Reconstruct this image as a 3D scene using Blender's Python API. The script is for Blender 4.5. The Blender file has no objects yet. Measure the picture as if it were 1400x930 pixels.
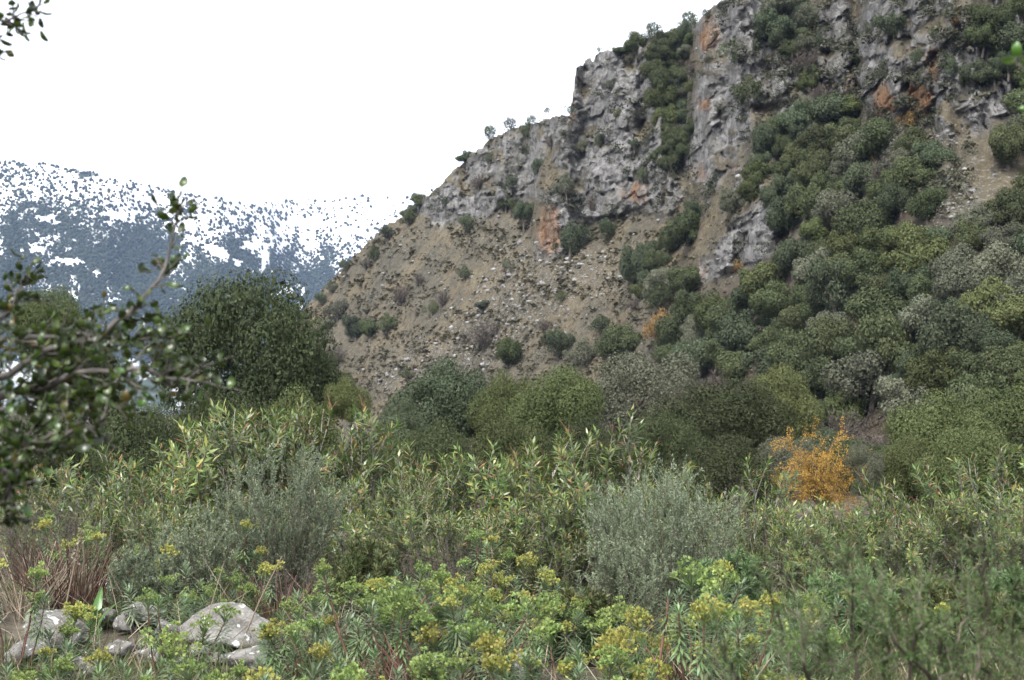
import bpy, math, random
import numpy as np
from mathutils import Vector, Matrix, Quaternion

# ------------------------------------------------------------------ camera, sky, sun, exposure
S = bpy.context.scene
COL = S.collection
EYE = 1.7
FPX = 1923.0            # focal length in pixels of the 1400-wide photograph
HOR = 560.0             # row of the true horizon in the photograph
PITCH = math.atan((HOR - 465.0) / FPX)
cam_d = bpy.data.cameras.new('camera')
cam = bpy.data.objects.new('camera', cam_d); COL.objects.link(cam)
cam.location = (0, 0, EYE)
cam.rotation_euler = (math.pi / 2 + PITCH, 0, 0)
cam_d.sensor_width = 36.0
cam_d.lens = FPX / 1400.0 * 36.0
cam_d.clip_start = 0.05
cam_d.clip_end = 30000
cam_d.dof.use_dof = True
cam_d.dof.focus_distance = 11.5
cam_d.dof.aperture_fstop = 6.0
S.camera = cam

SUN_EL, SUN_AZ = math.radians(52), math.radians(205)   # azimuth clockwise from +Y
W = bpy.data.worlds.new('World'); S.world = W; W.use_nodes = True
nt = W.node_tree; nt.nodes.clear()
sky = nt.nodes.new('ShaderNodeTexSky'); sky.sky_type = 'NISHITA'; sky.sun_disc = False
sky.sun_elevation = SUN_EL; sky.sun_rotation = SUN_AZ
sky.dust_density = 4.0; sky.air_density = 1.0; sky.altitude = 300
hs = nt.nodes.new('ShaderNodeHueSaturation'); hs.inputs['Saturation'].default_value = 0.10   # cloud cover greys the sky
bg = nt.nodes.new('ShaderNodeBackground'); bg.inputs['Strength'].default_value = 0.15
wo = nt.nodes.new('ShaderNodeOutputWorld')
nt.links.new(sky.outputs[0], hs.inputs['Color']); nt.links.new(hs.outputs[0], bg.inputs[0]); nt.links.new(bg.outputs[0], wo.inputs[0])

sl = bpy.data.lights.new('sun', 'SUN'); sl.energy = 1.3; sl.angle = math.radians(25); sl.color = (1.0, 0.97, 0.92)
so = bpy.data.objects.new('sun', sl); COL.objects.link(so)
sdir = Vector((math.sin(SUN_AZ) * math.cos(SUN_EL), math.cos(SUN_AZ) * math.cos(SUN_EL), math.sin(SUN_EL)))
so.rotation_euler = (-sdir).to_track_quat('-Z', 'Y').to_euler()
so.location = sdir * 60

S.view_settings.view_transform = 'Standard'; S.view_settings.look = 'None'
S.view_settings.exposure = 1.9; S.view_settings.gamma = 1.0; S.view_settings.use_curve_mapping = False
S.cycles.use_denoising = True
S.cycles.max_bounces = 6; S.cycles.diffuse_bounces = 3; S.cycles.glossy_bounces = 2
S.cycles.transmission_bounces = 3; S.cycles.transparent_max_bounces = 4
S.cycles.caustics_reflective = False; S.cycles.caustics_refractive = False
S.cycles.sample_clamp_indirect = 4.0

rng = np.random.default_rng(7)
random.seed(7)
U = lambda a, b: float(rng.uniform(a, b))

# ------------------------------------------------------------------ helpers
def ray(px, py):
    """direction with y = 1 of a photograph pixel"""
    u = (np.asarray(px, float) - 700.0) / FPX
    v = (465.0 - np.asarray(py, float)) / FPX
    c, s = math.cos(PITCH), math.sin(PITCH)
    y = c - v * s; z = s + v * c
    return u / y, z / y
def at(px, py, Y):
    rx, rz = ray(px, py)
    return Vector((float(rx) * Y, Y, EYE + float(rz) * Y))

def _hash(i, j, k, seed):
    h = (i.astype(np.int64) * 374761393 + j.astype(np.int64) * 668265263 + k.astype(np.int64) * 2147483647 + seed * 1274126177) & 0xFFFFFFFF
    h = ((h ^ (h >> 13)) * 1274126177) & 0xFFFFFFFF
    h = ((h ^ (h >> 15)) * 2246822519) & 0xFFFFFFFF
    return ((h ^ (h >> 16)) & 0xFFFFFF) / float(0xFFFFFF)
def vnoise(x, y, z, seed=0):
    x, y, z = np.broadcast_arrays(np.asarray(x, float), np.asarray(y, float), np.asarray(z, float))
    i, j, k = np.floor(x), np.floor(y), np.floor(z)
    f = [x - i, y - j, z - k]
    f = [t * t * t * (t * (t * 6 - 15) + 10) for t in f]
    r = 0
    for a in (0, 1):
        for b in (0, 1):
            for c in (0, 1):
                w = (f[0] if a else 1 - f[0]) * (f[1] if b else 1 - f[1]) * (f[2] if c else 1 - f[2])
                r = r + w * _hash(i + a, j + b, k + c, seed)
    return r * 2 - 1
def fbm(x, y, z, seed=0, oct=4, gain=0.5):
    r, a, t = 0, 1.0, 0
    for o in range(oct):
        r = r + a * vnoise(x * 2 ** o, y * 2 ** o, z * 2 ** o, seed + o * 17); t += a; a *= gain
    return r / t
def worley(x, y, z, seed=0):
    """random value and tilt inside the nearest jittered cell, and distance to the border"""
    i, j, k = np.floor(x), np.floor(y), np.floor(z)
    best = np.full(x.shape, 1e9); sec = np.full(x.shape, 1e9); val = np.zeros(x.shape)
    for a in (-1, 0, 1):
        for b in (-1, 0, 1):
            for c in (-1, 0, 1):
                ii, jj, kk = i + a, j + b, k + c
                dx = ii + _hash(ii, jj, kk, seed) - x; dy = jj + _hash(ii, jj, kk, seed + 1) - y; dz = kk + _hash(ii, jj, kk, seed + 2) - z
                d = dx * dx + dy * dy + dz * dz
                v = (_hash(ii, jj, kk, seed + 3) - .5) * 2 + (_hash(ii, jj, kk, seed + 4) - .5) * 2.2 * dx + (_hash(ii, jj, kk, seed + 5) - .3) * 2.2 * dz
                n = d < best
                sec = np.where(n, best, np.minimum(sec, d)); val = np.where(n, v, val); best = np.where(n, d, best)
    return val, np.sqrt(sec) - np.sqrt(best)
def smooth(a, b, x):
    t = np.clip((x - a) / (b - a), 0, 1); return t * t * (3 - 2 * t)
def poly_sd(px, py, poly):
    """signed distance in pixels, positive inside"""
    poly = np.asarray(poly, float); n = len(poly)
    inside = np.zeros(px.shape, bool); d2 = np.full(px.shape, 1e18)
    for a in range(n):
        x1, y1 = poly[a]; x2, y2 = poly[(a + 1) % n]
        ex, ey = x2 - x1, y2 - y1
        t = np.clip(((px - x1) * ex + (py - y1) * ey) / (ex * ex + ey * ey), 0, 1)
        d2 = np.minimum(d2, (px - x1 - t * ex) ** 2 + (py - y1 - t * ey) ** 2)
        c = (y1 > py) != (y2 > py)
        with np.errstate(divide='ignore', invalid='ignore'):
            xi = (x2 - x1) * (py - y1) / (y2 - y1 if y2 != y1 else 1e-9) + x1
        inside ^= c & (px < xi)
    d = np.sqrt(d2); return np.where(inside, d, -d)

class MB:
    """collects quads and triangles into one mesh, a material index for each chunk"""
    def __init__(s): s.V = []; s.F = []; s.M = []; s.n = 0
    def add(s, V, F, m=0):
        V = np.asarray(V, float).reshape(-1, 3); F = np.asarray(F, int)
        s.V.append(V); s.F.append(F + s.n); s.M.append(np.full(len(F), m)); s.n += len(V)
    def mesh(s, name, mats, smooth_sh=False):
        V = np.concatenate(s.V); me = bpy.data.meshes.new(name)
        me.vertices.add(len(V)); me.vertices.foreach_set('co', V.ravel())
        lv = np.concatenate([f.ravel() for f in s.F]); cnt = np.concatenate([np.full(len(f), f.shape[1]) for f in s.F])
        me.loops.add(len(lv)); me.loops.foreach_set('vertex_index', lv.astype(np.int32))
        st = np.concatenate([[0], np.cumsum(cnt)[:-1]])
        me.polygons.add(len(cnt)); me.polygons.foreach_set('loop_start', st.astype(np.int32)); me.polygons.foreach_set('loop_total', cnt.astype(np.int32))
        me.polygons.foreach_set('material_index', np.concatenate(s.M).astype(np.int32))
        if smooth_sh: me.polygons.foreach_set('use_smooth', np.ones(len(cnt), bool))
        for m in (mats if isinstance(mats, (list, tuple)) else [mats]): me.materials.append(m)
        me.update(calc_edges=True); me.validate()
        return me
def obj(name, me, parent=None, loc=None, rot=None, sc=None):
    o = bpy.data.objects.new(name, me); COL.objects.link(o)
    if parent is not None: o.parent = parent
    if loc is not None: o.location = loc
    if rot is not None:
        if isinstance(rot, Quaternion): o.rotation_mode = 'QUATERNION'; o.rotation_quaternion = rot
        else: o.rotation_euler = rot
    if sc is not None: o.scale = sc if hasattr(sc, '__len__') else (sc, sc, sc)
    return o
def tag(o, label=None, cat=None, group=None, kind=None):
    if label: o['label'] = label
    if cat: o['category'] = cat
    if group: o['group'] = group
    if kind: o['kind'] = kind
    return o
def thing(name, label, cat, loc, group=None, rz=0.0, sc=1.0):
    return tag(obj(name, None, None, loc, (0, 0, rz), sc), label, cat, group)

def norm(a): return a / np.maximum(np.linalg.norm(a, axis=-1, keepdims=True), 1e-9)
def rand_dirs(n): return norm(rng.normal(size=(n, 3)))
def leaves(base, d, L, wd, up=None, fold=0.12, mid=0.45):
    """one folded lanceolate quad for each row: base points, directions, lengths, widths"""
    n = len(base); d = norm(d)
    if up is None: up = rand_dirs(n)
    s = norm(np.cross(d, up)); nn = np.cross(s, d)
    L = np.broadcast_to(L, (n,))[:, None]; wd = np.broadcast_to(wd, (n,))[:, None]
    V = np.empty((n, 4, 3))
    V[:, 0] = base; V[:, 2] = base + d * L
    V[:, 1] = base + d * L * mid + s * wd / 2 + nn * L * fold
    V[:, 3] = base + d * L * mid - s * wd / 2 + nn * L * fold
    return V.reshape(-1, 3), np.arange(n * 4).reshape(n, 4)
def tube(pts, rad, sides=5):
    pts = np.asarray(pts, float); n = len(pts); rad = np.broadcast_to(rad, (n,))
    t = norm(np.gradient(pts, axis=0)); ref = np.array([0.31, 0.87, 0.38]) if abs(t[0, 0]) < .8 else np.array([0, .3, .95])
    s = norm(np.cross(t, ref)); q = np.cross(t, s)
    a = np.arange(sides) * 2 * math.pi / sides
    V = pts[:, None] + rad[:, None, None] * (np.cos(a)[None, :, None] * s[:, None] + np.sin(a)[None, :, None] * q[:, None])
    F = []
    for i in range(n - 1):
        for k in range(sides):
            k2 = (k + 1) % sides; F.append((i * sides + k, i * sides + k2, (i + 1) * sides + k2, (i + 1) * sides + k))
    return V.reshape(-1, 3), np.array(F)
def curve_pts(p0, d0, L, n, wob=0.15, bend=(0, 0, 0)):
    p = np.array(p0, float); d = norm(np.array(d0, float)); out = [p.copy()]
    for i in range(n):
        d = norm(d + rng.normal(size=3) * wob + np.array(bend) / n); p = p + d * L / n; out.append(p.copy())
    return np.array(out)
def ico(sub):
    me = bpy.data.meshes.new('t'); import bmesh
    b = bmesh.new(); bmesh.ops.create_icosphere(b, subdivisions=sub, radius=1); b.to_mesh(me); b.free()
    V = np.array([v.co[:] for v in me.vertices]); F = np.array([p.vertices[:] for p in me.polygons]); bpy.data.meshes.remove(me)
    return V, F
ICO = {k: ico(k) for k in (1, 2, 3, 4)}
def tile(V, F, P, SC, RZ):
    n = len(P); c, s = np.cos(RZ), np.sin(RZ); SC = np.asarray(SC)
    if SC.ndim == 1: SC = np.repeat(SC[:, None], 3, 1)
    W_ = V[None] * SC[:, None]
    X = W_[..., 0] * c[:, None] - W_[..., 1] * s[:, None]; Y = W_[..., 0] * s[:, None] + W_[..., 1] * c[:, None]
    O = np.stack([X, Y, W_[..., 2]], -1) + P[:, None]
    return O.reshape(-1, 3), (F[None] + (np.arange(n) * len(V))[:, None, None]).reshape(-1, F.shape[1])

# ------------------------------------------------------------------ materials
ALB = .78      # one reflectance scale for all colours below
def newmat(name):
    m = bpy.data.materials.new(name); m.use_nodes = True; t = m.node_tree; t.nodes.clear()
    o = t.nodes.new('ShaderNodeOutputMaterial'); return m, t, o
def ramp(t, stops, interp='LINEAR'):
    r = t.nodes.new('ShaderNodeValToRGB'); r.color_ramp.interpolation = interp
    e = r.color_ramp.elements
    while len(e) < len(stops): e.new(0.5)
    for i, (p, c) in enumerate(stops): e[i].position = p; e[i].color = (*c, 1)
    return r
def leafmat(name, stops, rough=0.55, spec=0.3, trans=0.25, vary=0.28, hue=0.012):
    m, t, o = newmat(name); N = t.nodes.new; Lk = t.links.new
    g = N('ShaderNodeNewGeometry'); r = ramp(t, [(p_, tuple(ALB * c for c in col)) for p_, col in stops]); Lk(g.outputs['Random Per Island'], r.inputs[0])
    oi = N('ShaderNodeObjectInfo'); h = N('ShaderNodeHueSaturation')
    mr = N('ShaderNodeMapRange'); mr.inputs[3].default_value = 1 - vary; mr.inputs[4].default_value = 1 + vary
    mh = N('ShaderNodeMapRange'); mh.inputs[3].default_value = .5 - hue; mh.inputs[4].default_value = .5 + hue
    ml = N('ShaderNodeMath'); ml.operation = 'MULTIPLY'; ml.inputs[1].default_value = 7.31
    fr = N('ShaderNodeMath'); fr.operation = 'FRACT'
    Lk(oi.outputs['Random'], mr.inputs[0]); Lk(oi.outputs['Random'], ml.inputs[0]); Lk(ml.outputs[0], fr.inputs[0]); Lk(fr.outputs[0], mh.inputs[0])
    Lk(r.outputs[0], h.inputs['Color']); Lk(mr.outputs[0], h.inputs['Value']); Lk(mh.outputs[0], h.inputs['Hue'])
    p = N('ShaderNodeBsdfPrincipled'); p.inputs['Roughness'].default_value = rough; p.inputs['Specular IOR Level'].default_value = spec
    Lk(h.outputs[0], p.inputs['Base Color'])
    if trans > 0:
        tr = N('ShaderNodeBsdfTranslucent'); Lk(h.outputs[0], tr.inputs[0]); mx = N('ShaderNodeMixShader'); mx.inputs[0].default_value = trans
        Lk(p.outputs[0], mx.inputs[1]); Lk(tr.outputs[0], mx.inputs[2]); Lk(mx.outputs[0], o.inputs[0])
    else: Lk(p.outputs[0], o.inputs[0])
    return m
def noisemat(name, stops, scale=3.0, rough=0.9, stretch=(1, 1, 1), bump=0.0, detail=6, coord='Object', vary=0.0):
    m, t, o = newmat(name); N = t.nodes.new; Lk = t.links.new
    tc = N('ShaderNodeTexCoord'); mp = N('ShaderNodeMapping'); mp.inputs['Scale'].default_value = stretch
    nz = N('ShaderNodeTexNoise'); nz.inputs['Scale'].default_value = scale; nz.inputs['Detail'].default_value = detail
    Lk(tc.outputs[coord], mp.inputs[0]); Lk(mp.outputs[0], nz.inputs[0])
    r = ramp(t, [(p_, tuple(ALB * c for c in col)) for p_, col in stops]); Lk(nz.outputs[0], r.inputs[0])
    p = N('ShaderNodeBsdfPrincipled'); p.inputs['Roughness'].default_value = rough; p.inputs['Specular IOR Level'].default_value = 0.2
    out = r.outputs[0]
    if vary:
        oi = N('ShaderNodeObjectInfo'); h = N('ShaderNodeHueSaturation'); mr = N('ShaderNodeMapRange')
        mr.inputs[3].default_value = 1 - vary; mr.inputs[4].default_value = 1 + vary
        Lk(oi.outputs['Random'], mr.inputs[0]); Lk(mr.outputs[0], h.inputs['Value']); Lk(out, h.inputs['Color']); out = h.outputs[0]
    Lk(out, p.inputs['Base Color'])
    if bump:
        b = N('ShaderNodeBump'); b.inputs['Strength'].default_value = bump; b.inputs['Distance'].default_value = 0.05
        Lk(nz.outputs[0], b.inputs['Height']); Lk(b.outputs[0], p.inputs['Normal'])
    Lk(p.outputs[0], o.inputs[0]); return m

M = {}
M['bark'] = noisemat('bark_grey_brown', [(0.3, (.05, .042, .035)), (0.7, (.16, .14, .12))], 8, stretch=(1, 1, .25), bump=.5)
M['oak'] = leafmat('evergreen_oak_leaves', [(0, (.042, .054, .022)), (.5, (.062, .076, .032)), (.9, (.085, .1, .046)), (1, (.11, .12, .06))], .7, .15, .1)
M['oak_warm'] = leafmat('yellowish_green_leaves', [(0, (.052, .068, .024)), (.5, (.076, .094, .034)), (.9, (.1, .116, .044)), (1, (.13, .132, .056))], .7, .15, .12)
M['olive'] = leafmat('grey_green_leaves', [(0, (.07, .078, .048)), (.5, (.1, .108, .07)), (1, (.145, .152, .105))], .7, .15, .1)
M['oak_deep'] = leafmat('deep_green_oak_leaves', [(0, (.028, .038, .015)), (.5, (.044, .057, .023)), (.9, (.062, .076, .033)), (1, (.085, .095, .045))], .7, .15, .1)
M['carob'] = leafmat('blue_green_leaves', [(0, (.042, .056, .03)), (.5, (.06, .077, .041)), (1, (.09, .107, .06))], .7, .15, .1)
M['bare'] = leafmat('bare_twigs', [(0, (.05, .042, .036)), (.6, (.11, .095, .08)), (1, (.19, .165, .14))], .8, .1, 0, .2, .01)
M['autumn'] = leafmat('orange_autumn_leaves', [(0, (.28, .16, .025)), (.4, (.46, .29, .05)), (.8, (.56, .38, .09)), (1, (.32, .25, .08))], .6, .15, .25, .1, .01)
M['tan_leaf'] = leafmat('ochre_leaves', [(0, (.16, .11, .05)), (.5, (.28, .17, .06)), (1, (.35, .23, .09))], .5, .2, .2, .1, .01)
M['oleander'] = leafmat('oleander_leaves', [(0, (.06, .11, .03)), (.35, (.108, .168, .043)), (.68, (.165, .215, .058)), (.87, (.25, .275, .075)), (.925, (.35, .31, .11)), (.95, (.26, .105, .055)), (.968, (.2, .07, .04)), (1, (.42, .34, .22))], .33, .5, .25, .3, .01)
M['oleander_dark'] = leafmat('old_oleander_leaves', [(0, (.07, .105, .042)), (.5, (.127, .168, .067)), (.85, (.19, .225, .098)), (.94, (.32, .29, .11)), (.97, (.24, .12, .07)), (1, (.42, .35, .25))], .36, .45, .28, .2, .01)
M['cane'] = noisemat('grey_oleander_cane', [(.3, (.14, .125, .105)), (.7, (.36, .335, .295))], 6, vary=.25)
M['pod'] = noisemat('brown_seed_pod', [(.3, (.12, .06, .04)), (.7, (.22, .12, .08))], 9)
M['grey_leaf'] = leafmat('silvery_shrub_leaves', [(0, (.12, .155, .09)), (.5, (.2, .245, .15)), (1, (.31, .35, .24))], .55, .3, .35, .1, .01)
M['spurge_leaf'] = leafmat('blue_green_spurge_leaves', [(0, (.085, .14, .07)), (.5, (.145, .21, .11)), (.9, (.22, .28, .16)), (1, (.28, .31, .14))], .42, .4, .3, .2, .01)
M['spurge_leaf_green'] = leafmat('fresh_green_spurge_leaves', [(0, (.085, .15, .055)), (.5, (.15, .235, .095)), (1, (.23, .31, .15))], .42, .4, .3, .2, .01)
M['spurge_yellow'] = leafmat('yellow_spurge_bracts', [(0, (.24, .27, .07)), (.5, (.36, .38, .1)), (.9, (.48, .45, .13)), (1, (.4, .3, .1))], .5, .2, .35, .15, .012)
M['spurge_green'] = leafmat('yellow_green_spurge_bracts', [(0, (.14, .22, .07)), (.5, (.24, .33, .1)), (1, (.36, .42, .15))], .5, .2, .35, .2, .012)
M['spurge_stem'] = noisemat('red_brown_spurge_stem', [(.3, (.075, .04, .03)), (.7, (.2, .115, .085))], 12, vary=.3)
M['dry'] = leafmat('dry_straw', [(0, (.12, .09, .065)), (.5, (.24, .19, .14)), (1, (.4, .34, .26))], .8, .1, .1, .2, .01)
M['red_dry'] = leafmat('dry_red_brown_stems', [(0, (.07, .038, .03)), (.6, (.15, .085, .065)), (1, (.27, .21, .17))], .8, .1, .05, .2, .01)
M['squill'] = leafmat('glossy_bright_green_leaf', [(0, (.05, .12, .02)), (1, (.09, .19, .035))], .3, .5, .25, .12, .01)
M['grass'] = leafmat('low_herbs', [(0, (.05, .075, .025)), (.5, (.09, .115, .04)), (.85, (.14, .15, .06)), (1, (.26, .21, .13))], .6, .2, .2, .1, .01)
M['holm_leaf'] = leafmat('glossy_oak_leaf', [(0, (.018, .036, .008)), (.6, (.045, .085, .016)), (.93, (.085, .14, .028)), (1, (.16, .12, .03))], .25, .5, .28, .35, .02)
M['bright_leaf'] = leafmat('fresh_glossy_leaf', [(0, (.06, .13, .02)), (1, (.1, .2, .03))], .25, .6, .3, .2, .02)
M['broom'] = leafmat('fine_green_needles', [(0, (.06, .12, .035)), (.6, (.1, .185, .055)), (1, (.16, .24, .09))], .5, .3, .3, .1, .01)
M['twig'] = noisemat('brown_twig', [(.3, (.06, .045, .035)), (.7, (.17, .14, .115))], 14)
M['twig_grey'] = noisemat('grey_twig', [(.3, (.06, .053, .046)), (.7, (.17, .155, .14))], 14)
M['far_tree'] = leafmat('far_forest_crowns', [(0, (.012, .02, .012)), (1, (.045, .062, .034))], .7, .1, 0, .2, .02)

def rockmat(name, lichen=0.5, tone=1.0):
    m, t, o = newmat(name); N = t.nodes.new; Lk = t.links.new
    tc = N('ShaderNodeTexCoord')
    n1 = N('ShaderNodeTexNoise'); n1.inputs['Scale'].default_value = 2.2; n1.inputs['Detail'].default_value = 8; n1.inputs['Roughness'].default_value = .65
    n2 = N('ShaderNodeTexNoise'); n2.inputs['Scale'].default_value = 5.0; n2.inputs['Detail'].default_value = 5
    n3 = N('ShaderNodeTexNoise'); n3.inputs['Scale'].default_value = 22; n3.inputs['Detail'].default_value = 4
    oi = N('ShaderNodeObjectInfo'); ad = N('ShaderNodeVectorMath'); ad.operation = 'ADD'
    sc = N('ShaderNodeMath'); sc.operation = 'MULTIPLY'; sc.inputs[1].default_value = 37
    Lk(oi.outputs['Random'], sc.inputs[0]); Lk(tc.outputs['Object'], ad.inputs[0]); Lk(sc.outputs[0], ad.inputs[1])
    for n in (n1, n2, n3): Lk(ad.outputs[0], n.inputs[0])
    r1 = ramp(t, [(.3, tuple(c * tone for c in (.085, .08, .07))), (.5, tuple(c * tone for c in (.19, .18, .165))), (.72, tuple(c * tone for c in (.31, .3, .28)))])
    Lk(n1.outputs[0], r1.inputs[0])
    r2 = ramp(t, [(.62 - .12 * lichen, (0, 0, 0)), (.67 - .12 * lichen, (1, 1, 1))]); Lk(n2.outputs[0], r2.inputs[0])
    mx = N('ShaderNodeMixRGB'); mx.inputs[2].default_value = (.56, .57, .55, 1); Lk(r2.outputs[0], mx.inputs[0]); Lk(r1.outputs[0], mx.inputs[1])
    r3 = ramp(t, [(.4, (.75 * ALB,) * 3), (.6, (1.1 * ALB,) * 3)]); Lk(n3.outputs[0], r3.inputs[0])
    mu = N('ShaderNodeMixRGB'); mu.blend_type = 'MULTIPLY'; mu.inputs[0].default_value = 1; Lk(mx.outputs[0], mu.inputs[1]); Lk(r3.outputs[0], mu.inputs[2])
    p = N('ShaderNodeBsdfPrincipled'); p.inputs['Roughness'].default_value = .9; p.inputs['Specular IOR Level'].default_value = .2
    b = N('ShaderNodeBump'); b.inputs['Strength'].default_value = .7; b.inputs['Distance'].default_value = .04; Lk(n1.outputs[0], b.inputs['Height'])
    b2 = N('ShaderNodeBump'); b2.inputs['Strength'].default_value = .5; b2.inputs['Distance'].default_value = .01; Lk(n3.outputs[0], b2.inputs['Height']); Lk(b.outputs[0], b2.inputs['Normal'])
    Lk(mu.outputs[0], p.inputs['Base Color']); Lk(b2.outputs[0], p.inputs['Normal']); Lk(p.outputs[0], o.inputs[0]); return m
M['rock'] = rockmat('lichened_limestone', .12, .95)
M['scree'] = noisemat('pale_scree', [(.3, (.14, .135, .13)), (.7, (.34, .335, .325))], .6, vary=.1)

def attr(t, name):
    a = t.nodes.new('ShaderNodeAttribute'); a.attribute_name = name; return a.outputs['Fac']
def mixc(t, fac, c1, c2, mode='MIX'):
    m = t.nodes.new('ShaderNodeMixRGB'); m.blend_type = mode
    for i, v in ((0, fac), (1, c1), (2, c2)):
        if isinstance(v, tuple): m.inputs[i].default_value = (*v, 1)
        elif isinstance(v, (int, float)): m.inputs[i].default_value = v
        else: t.links.new(v, m.inputs[i])
    return m.outputs[0]
def hill_mat():
    m, t, o = newmat('mountain_rock_and_dry_slope'); N = t.nodes.new; Lk = t.links.new
    tc = N('ShaderNodeTexCoord')
    def nz(scale, detail=6, stretch=(1, 1, 1), rough=.6):
        mp = N('ShaderNodeMapping'); mp.inputs['Scale'].default_value = stretch; n = N('ShaderNodeTexNoise')
        n.inputs['Scale'].default_value = scale; n.inputs['Detail'].default_value = detail; n.inputs['Roughness'].default_value = rough
        Lk(tc.outputs['Object'], mp.inputs[0]); Lk(mp.outputs[0], n.inputs[0]); return n.outputs[0]
    big, fine, spk = nz(.11, 8, rough=.68), nz(.9, 7, rough=.7), nz(2.3, 4, rough=.7)
    vert = nz(.5, 7, (1, 1, .6), .68); stain = nz(.16, 4, (1, 1, .35))
    soil = ramp(t, [(.3, (.05, .044, .033)), (.45, (.108, .096, .071)), (.58, (.145, .129, .095)), (.75, (.092, .091, .058))]); Lk(fine, soil.inputs[0])
    soil2 = ramp(t, [(.36, (.72, .74, .76)), (.48, (.95, .95, .95)), (.56, (1.1, 1.03, .93)), (.66, (1.28, 1.2, 1.08))]); Lk(big, soil2.inputs[0])
    c = mixc(t, 1.0, soil.outputs[0], soil2.outputs[0], 'MULTIPLY')
    pk = ramp(t, [(.56, (0, 0, 0)), (.66, (.8, .8, .8))]); Lk(spk, pk.inputs[0])
    mt = N('ShaderNodeMath'); mt.operation = 'MULTIPLY'; mt.use_clamp = True; Lk(pk.outputs[0], mt.inputs[0]); Lk(attr(t, 'scree'), mt.inputs[1])
    c = mixc(t, mt.outputs[0], c, (.3, .295, .285))
    rock = ramp(t, [(.26, (.12, .116, .112)), (.42, (.21, .205, .198)), (.57, (.285, .28, .272)), (.74, (.38, .375, .365))]); Lk(vert, rock.inputs[0])
    rk2 = ramp(t, [(.32, (.5, .49, .47)), (.5, (1, 1, 1)), (.68, (1.3, 1.29, 1.27))]); Lk(fine, rk2.inputs[0])
    mpv = N('ShaderNodeMapping'); mpv.inputs['Scale'].default_value = (.8, .3, .6); vo = N('ShaderNodeTexVoronoi'); vo.feature = 'DISTANCE_TO_EDGE'; vo.inputs['Scale'].default_value = 1.1
    wv_ = N('ShaderNodeTexNoise'); wv_.inputs['Scale'].default_value = 1.4; wv_.inputs['Detail'].default_value = 4; Lk(tc.outputs['Object'], wv_.inputs[0])
    va = N('ShaderNodeVectorMath'); va.operation = 'ADD'; Lk(tc.outputs['Object'], va.inputs[0]); Lk(wv_.outputs['Color'], va.inputs[1])
    Lk(va.outputs[0], mpv.inputs[0]); Lk(mpv.outputs[0], vo.inputs['Vector'])
    crk = ramp(t, [(.0, (.0, .0, .0)), (.09, (1, 1, 1))]); Lk(vo.outputs['Distance'], crk.inputs[0])
    rc = mixc(t, 1.0, rock.outputs[0], rk2.outputs[0], 'MULTIPLY')
    moss = ramp(t, [(.5, (0, 0, 0)), (.64, (.6, .6, .6))]); Lk(big, moss.inputs[0]); rc = mixc(t, moss.outputs[0], rc, (.115, .112, .085))
    st = ramp(t, [(.45, (0, 0, 0)), (.62, (.8, .8, .8))]); Lk(stain, st.inputs[0])
    ms = N('ShaderNodeMath'); ms.operation = 'MULTIPLY'; ms.use_clamp = True; Lk(st.outputs[0], ms.inputs[0]); Lk(attr(t, 'orange'), ms.inputs[1])
    m0 = N('ShaderNodeMath'); m0.operation = 'SUBTRACT'; m0.inputs[1].default_value = 1; m0.use_clamp = True; Lk(attr(t, 'orange'), m0.inputs[0])
    m1 = N('ShaderNodeMath'); m1.operation = 'ADD'; m1.use_clamp = True; Lk(ms.outputs[0], m1.inputs[0]); Lk(m0.outputs[0], m1.inputs[1]); ms = m1
    orr = ramp(t, [(.33, (.12, .075, .05)), (.5, (.29, .165, .09)), (.62, (.34, .24, .16)), (.74, (.36, .32, .27))]); Lk(vert, orr.inputs[0])
    rc = mixc(t, ms.outputs[0], rc, orr.outputs[0])
    c = mixc(t, attr(t, 'cliff'), c, rc)
    c = mixc(t, attr(t, 'litter'), c, (.075, .058, .043)); c = mixc(t, 1.0, c, (ALB, ALB, ALB), 'MULTIPLY')
    p = N('ShaderNodeBsdfPrincipled'); p.inputs['Roughness'].default_value = .95; p.inputs['Specular IOR Level'].default_value = .1
    b = N('ShaderNodeBump'); b.inputs['Strength'].default_value = 1.0; b.inputs['Distance'].default_value = .8; Lk(fine, b.inputs['Height'])
    b4 = N('ShaderNodeBump'); b4.inputs['Strength'].default_value = .9; b4.inputs['Distance'].default_value = .25; Lk(spk, b4.inputs['Height']); Lk(b.outputs[0], b4.inputs['Normal']); b = b4
    b3 = N('ShaderNodeBump'); b3.inputs['Distance'].default_value = .16; Lk(attr(t, 'cliff'), b3.inputs['Strength']); Lk(crk.outputs[0], b3.inputs['Height']); Lk(b.outputs[0], b3.inputs['Normal']); b = b3
    Lk(c, p.inputs['Base Color']); Lk(b.outputs[0], p.inputs['Normal']); Lk(p.outputs[0], o.inputs[0]); return m
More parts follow.
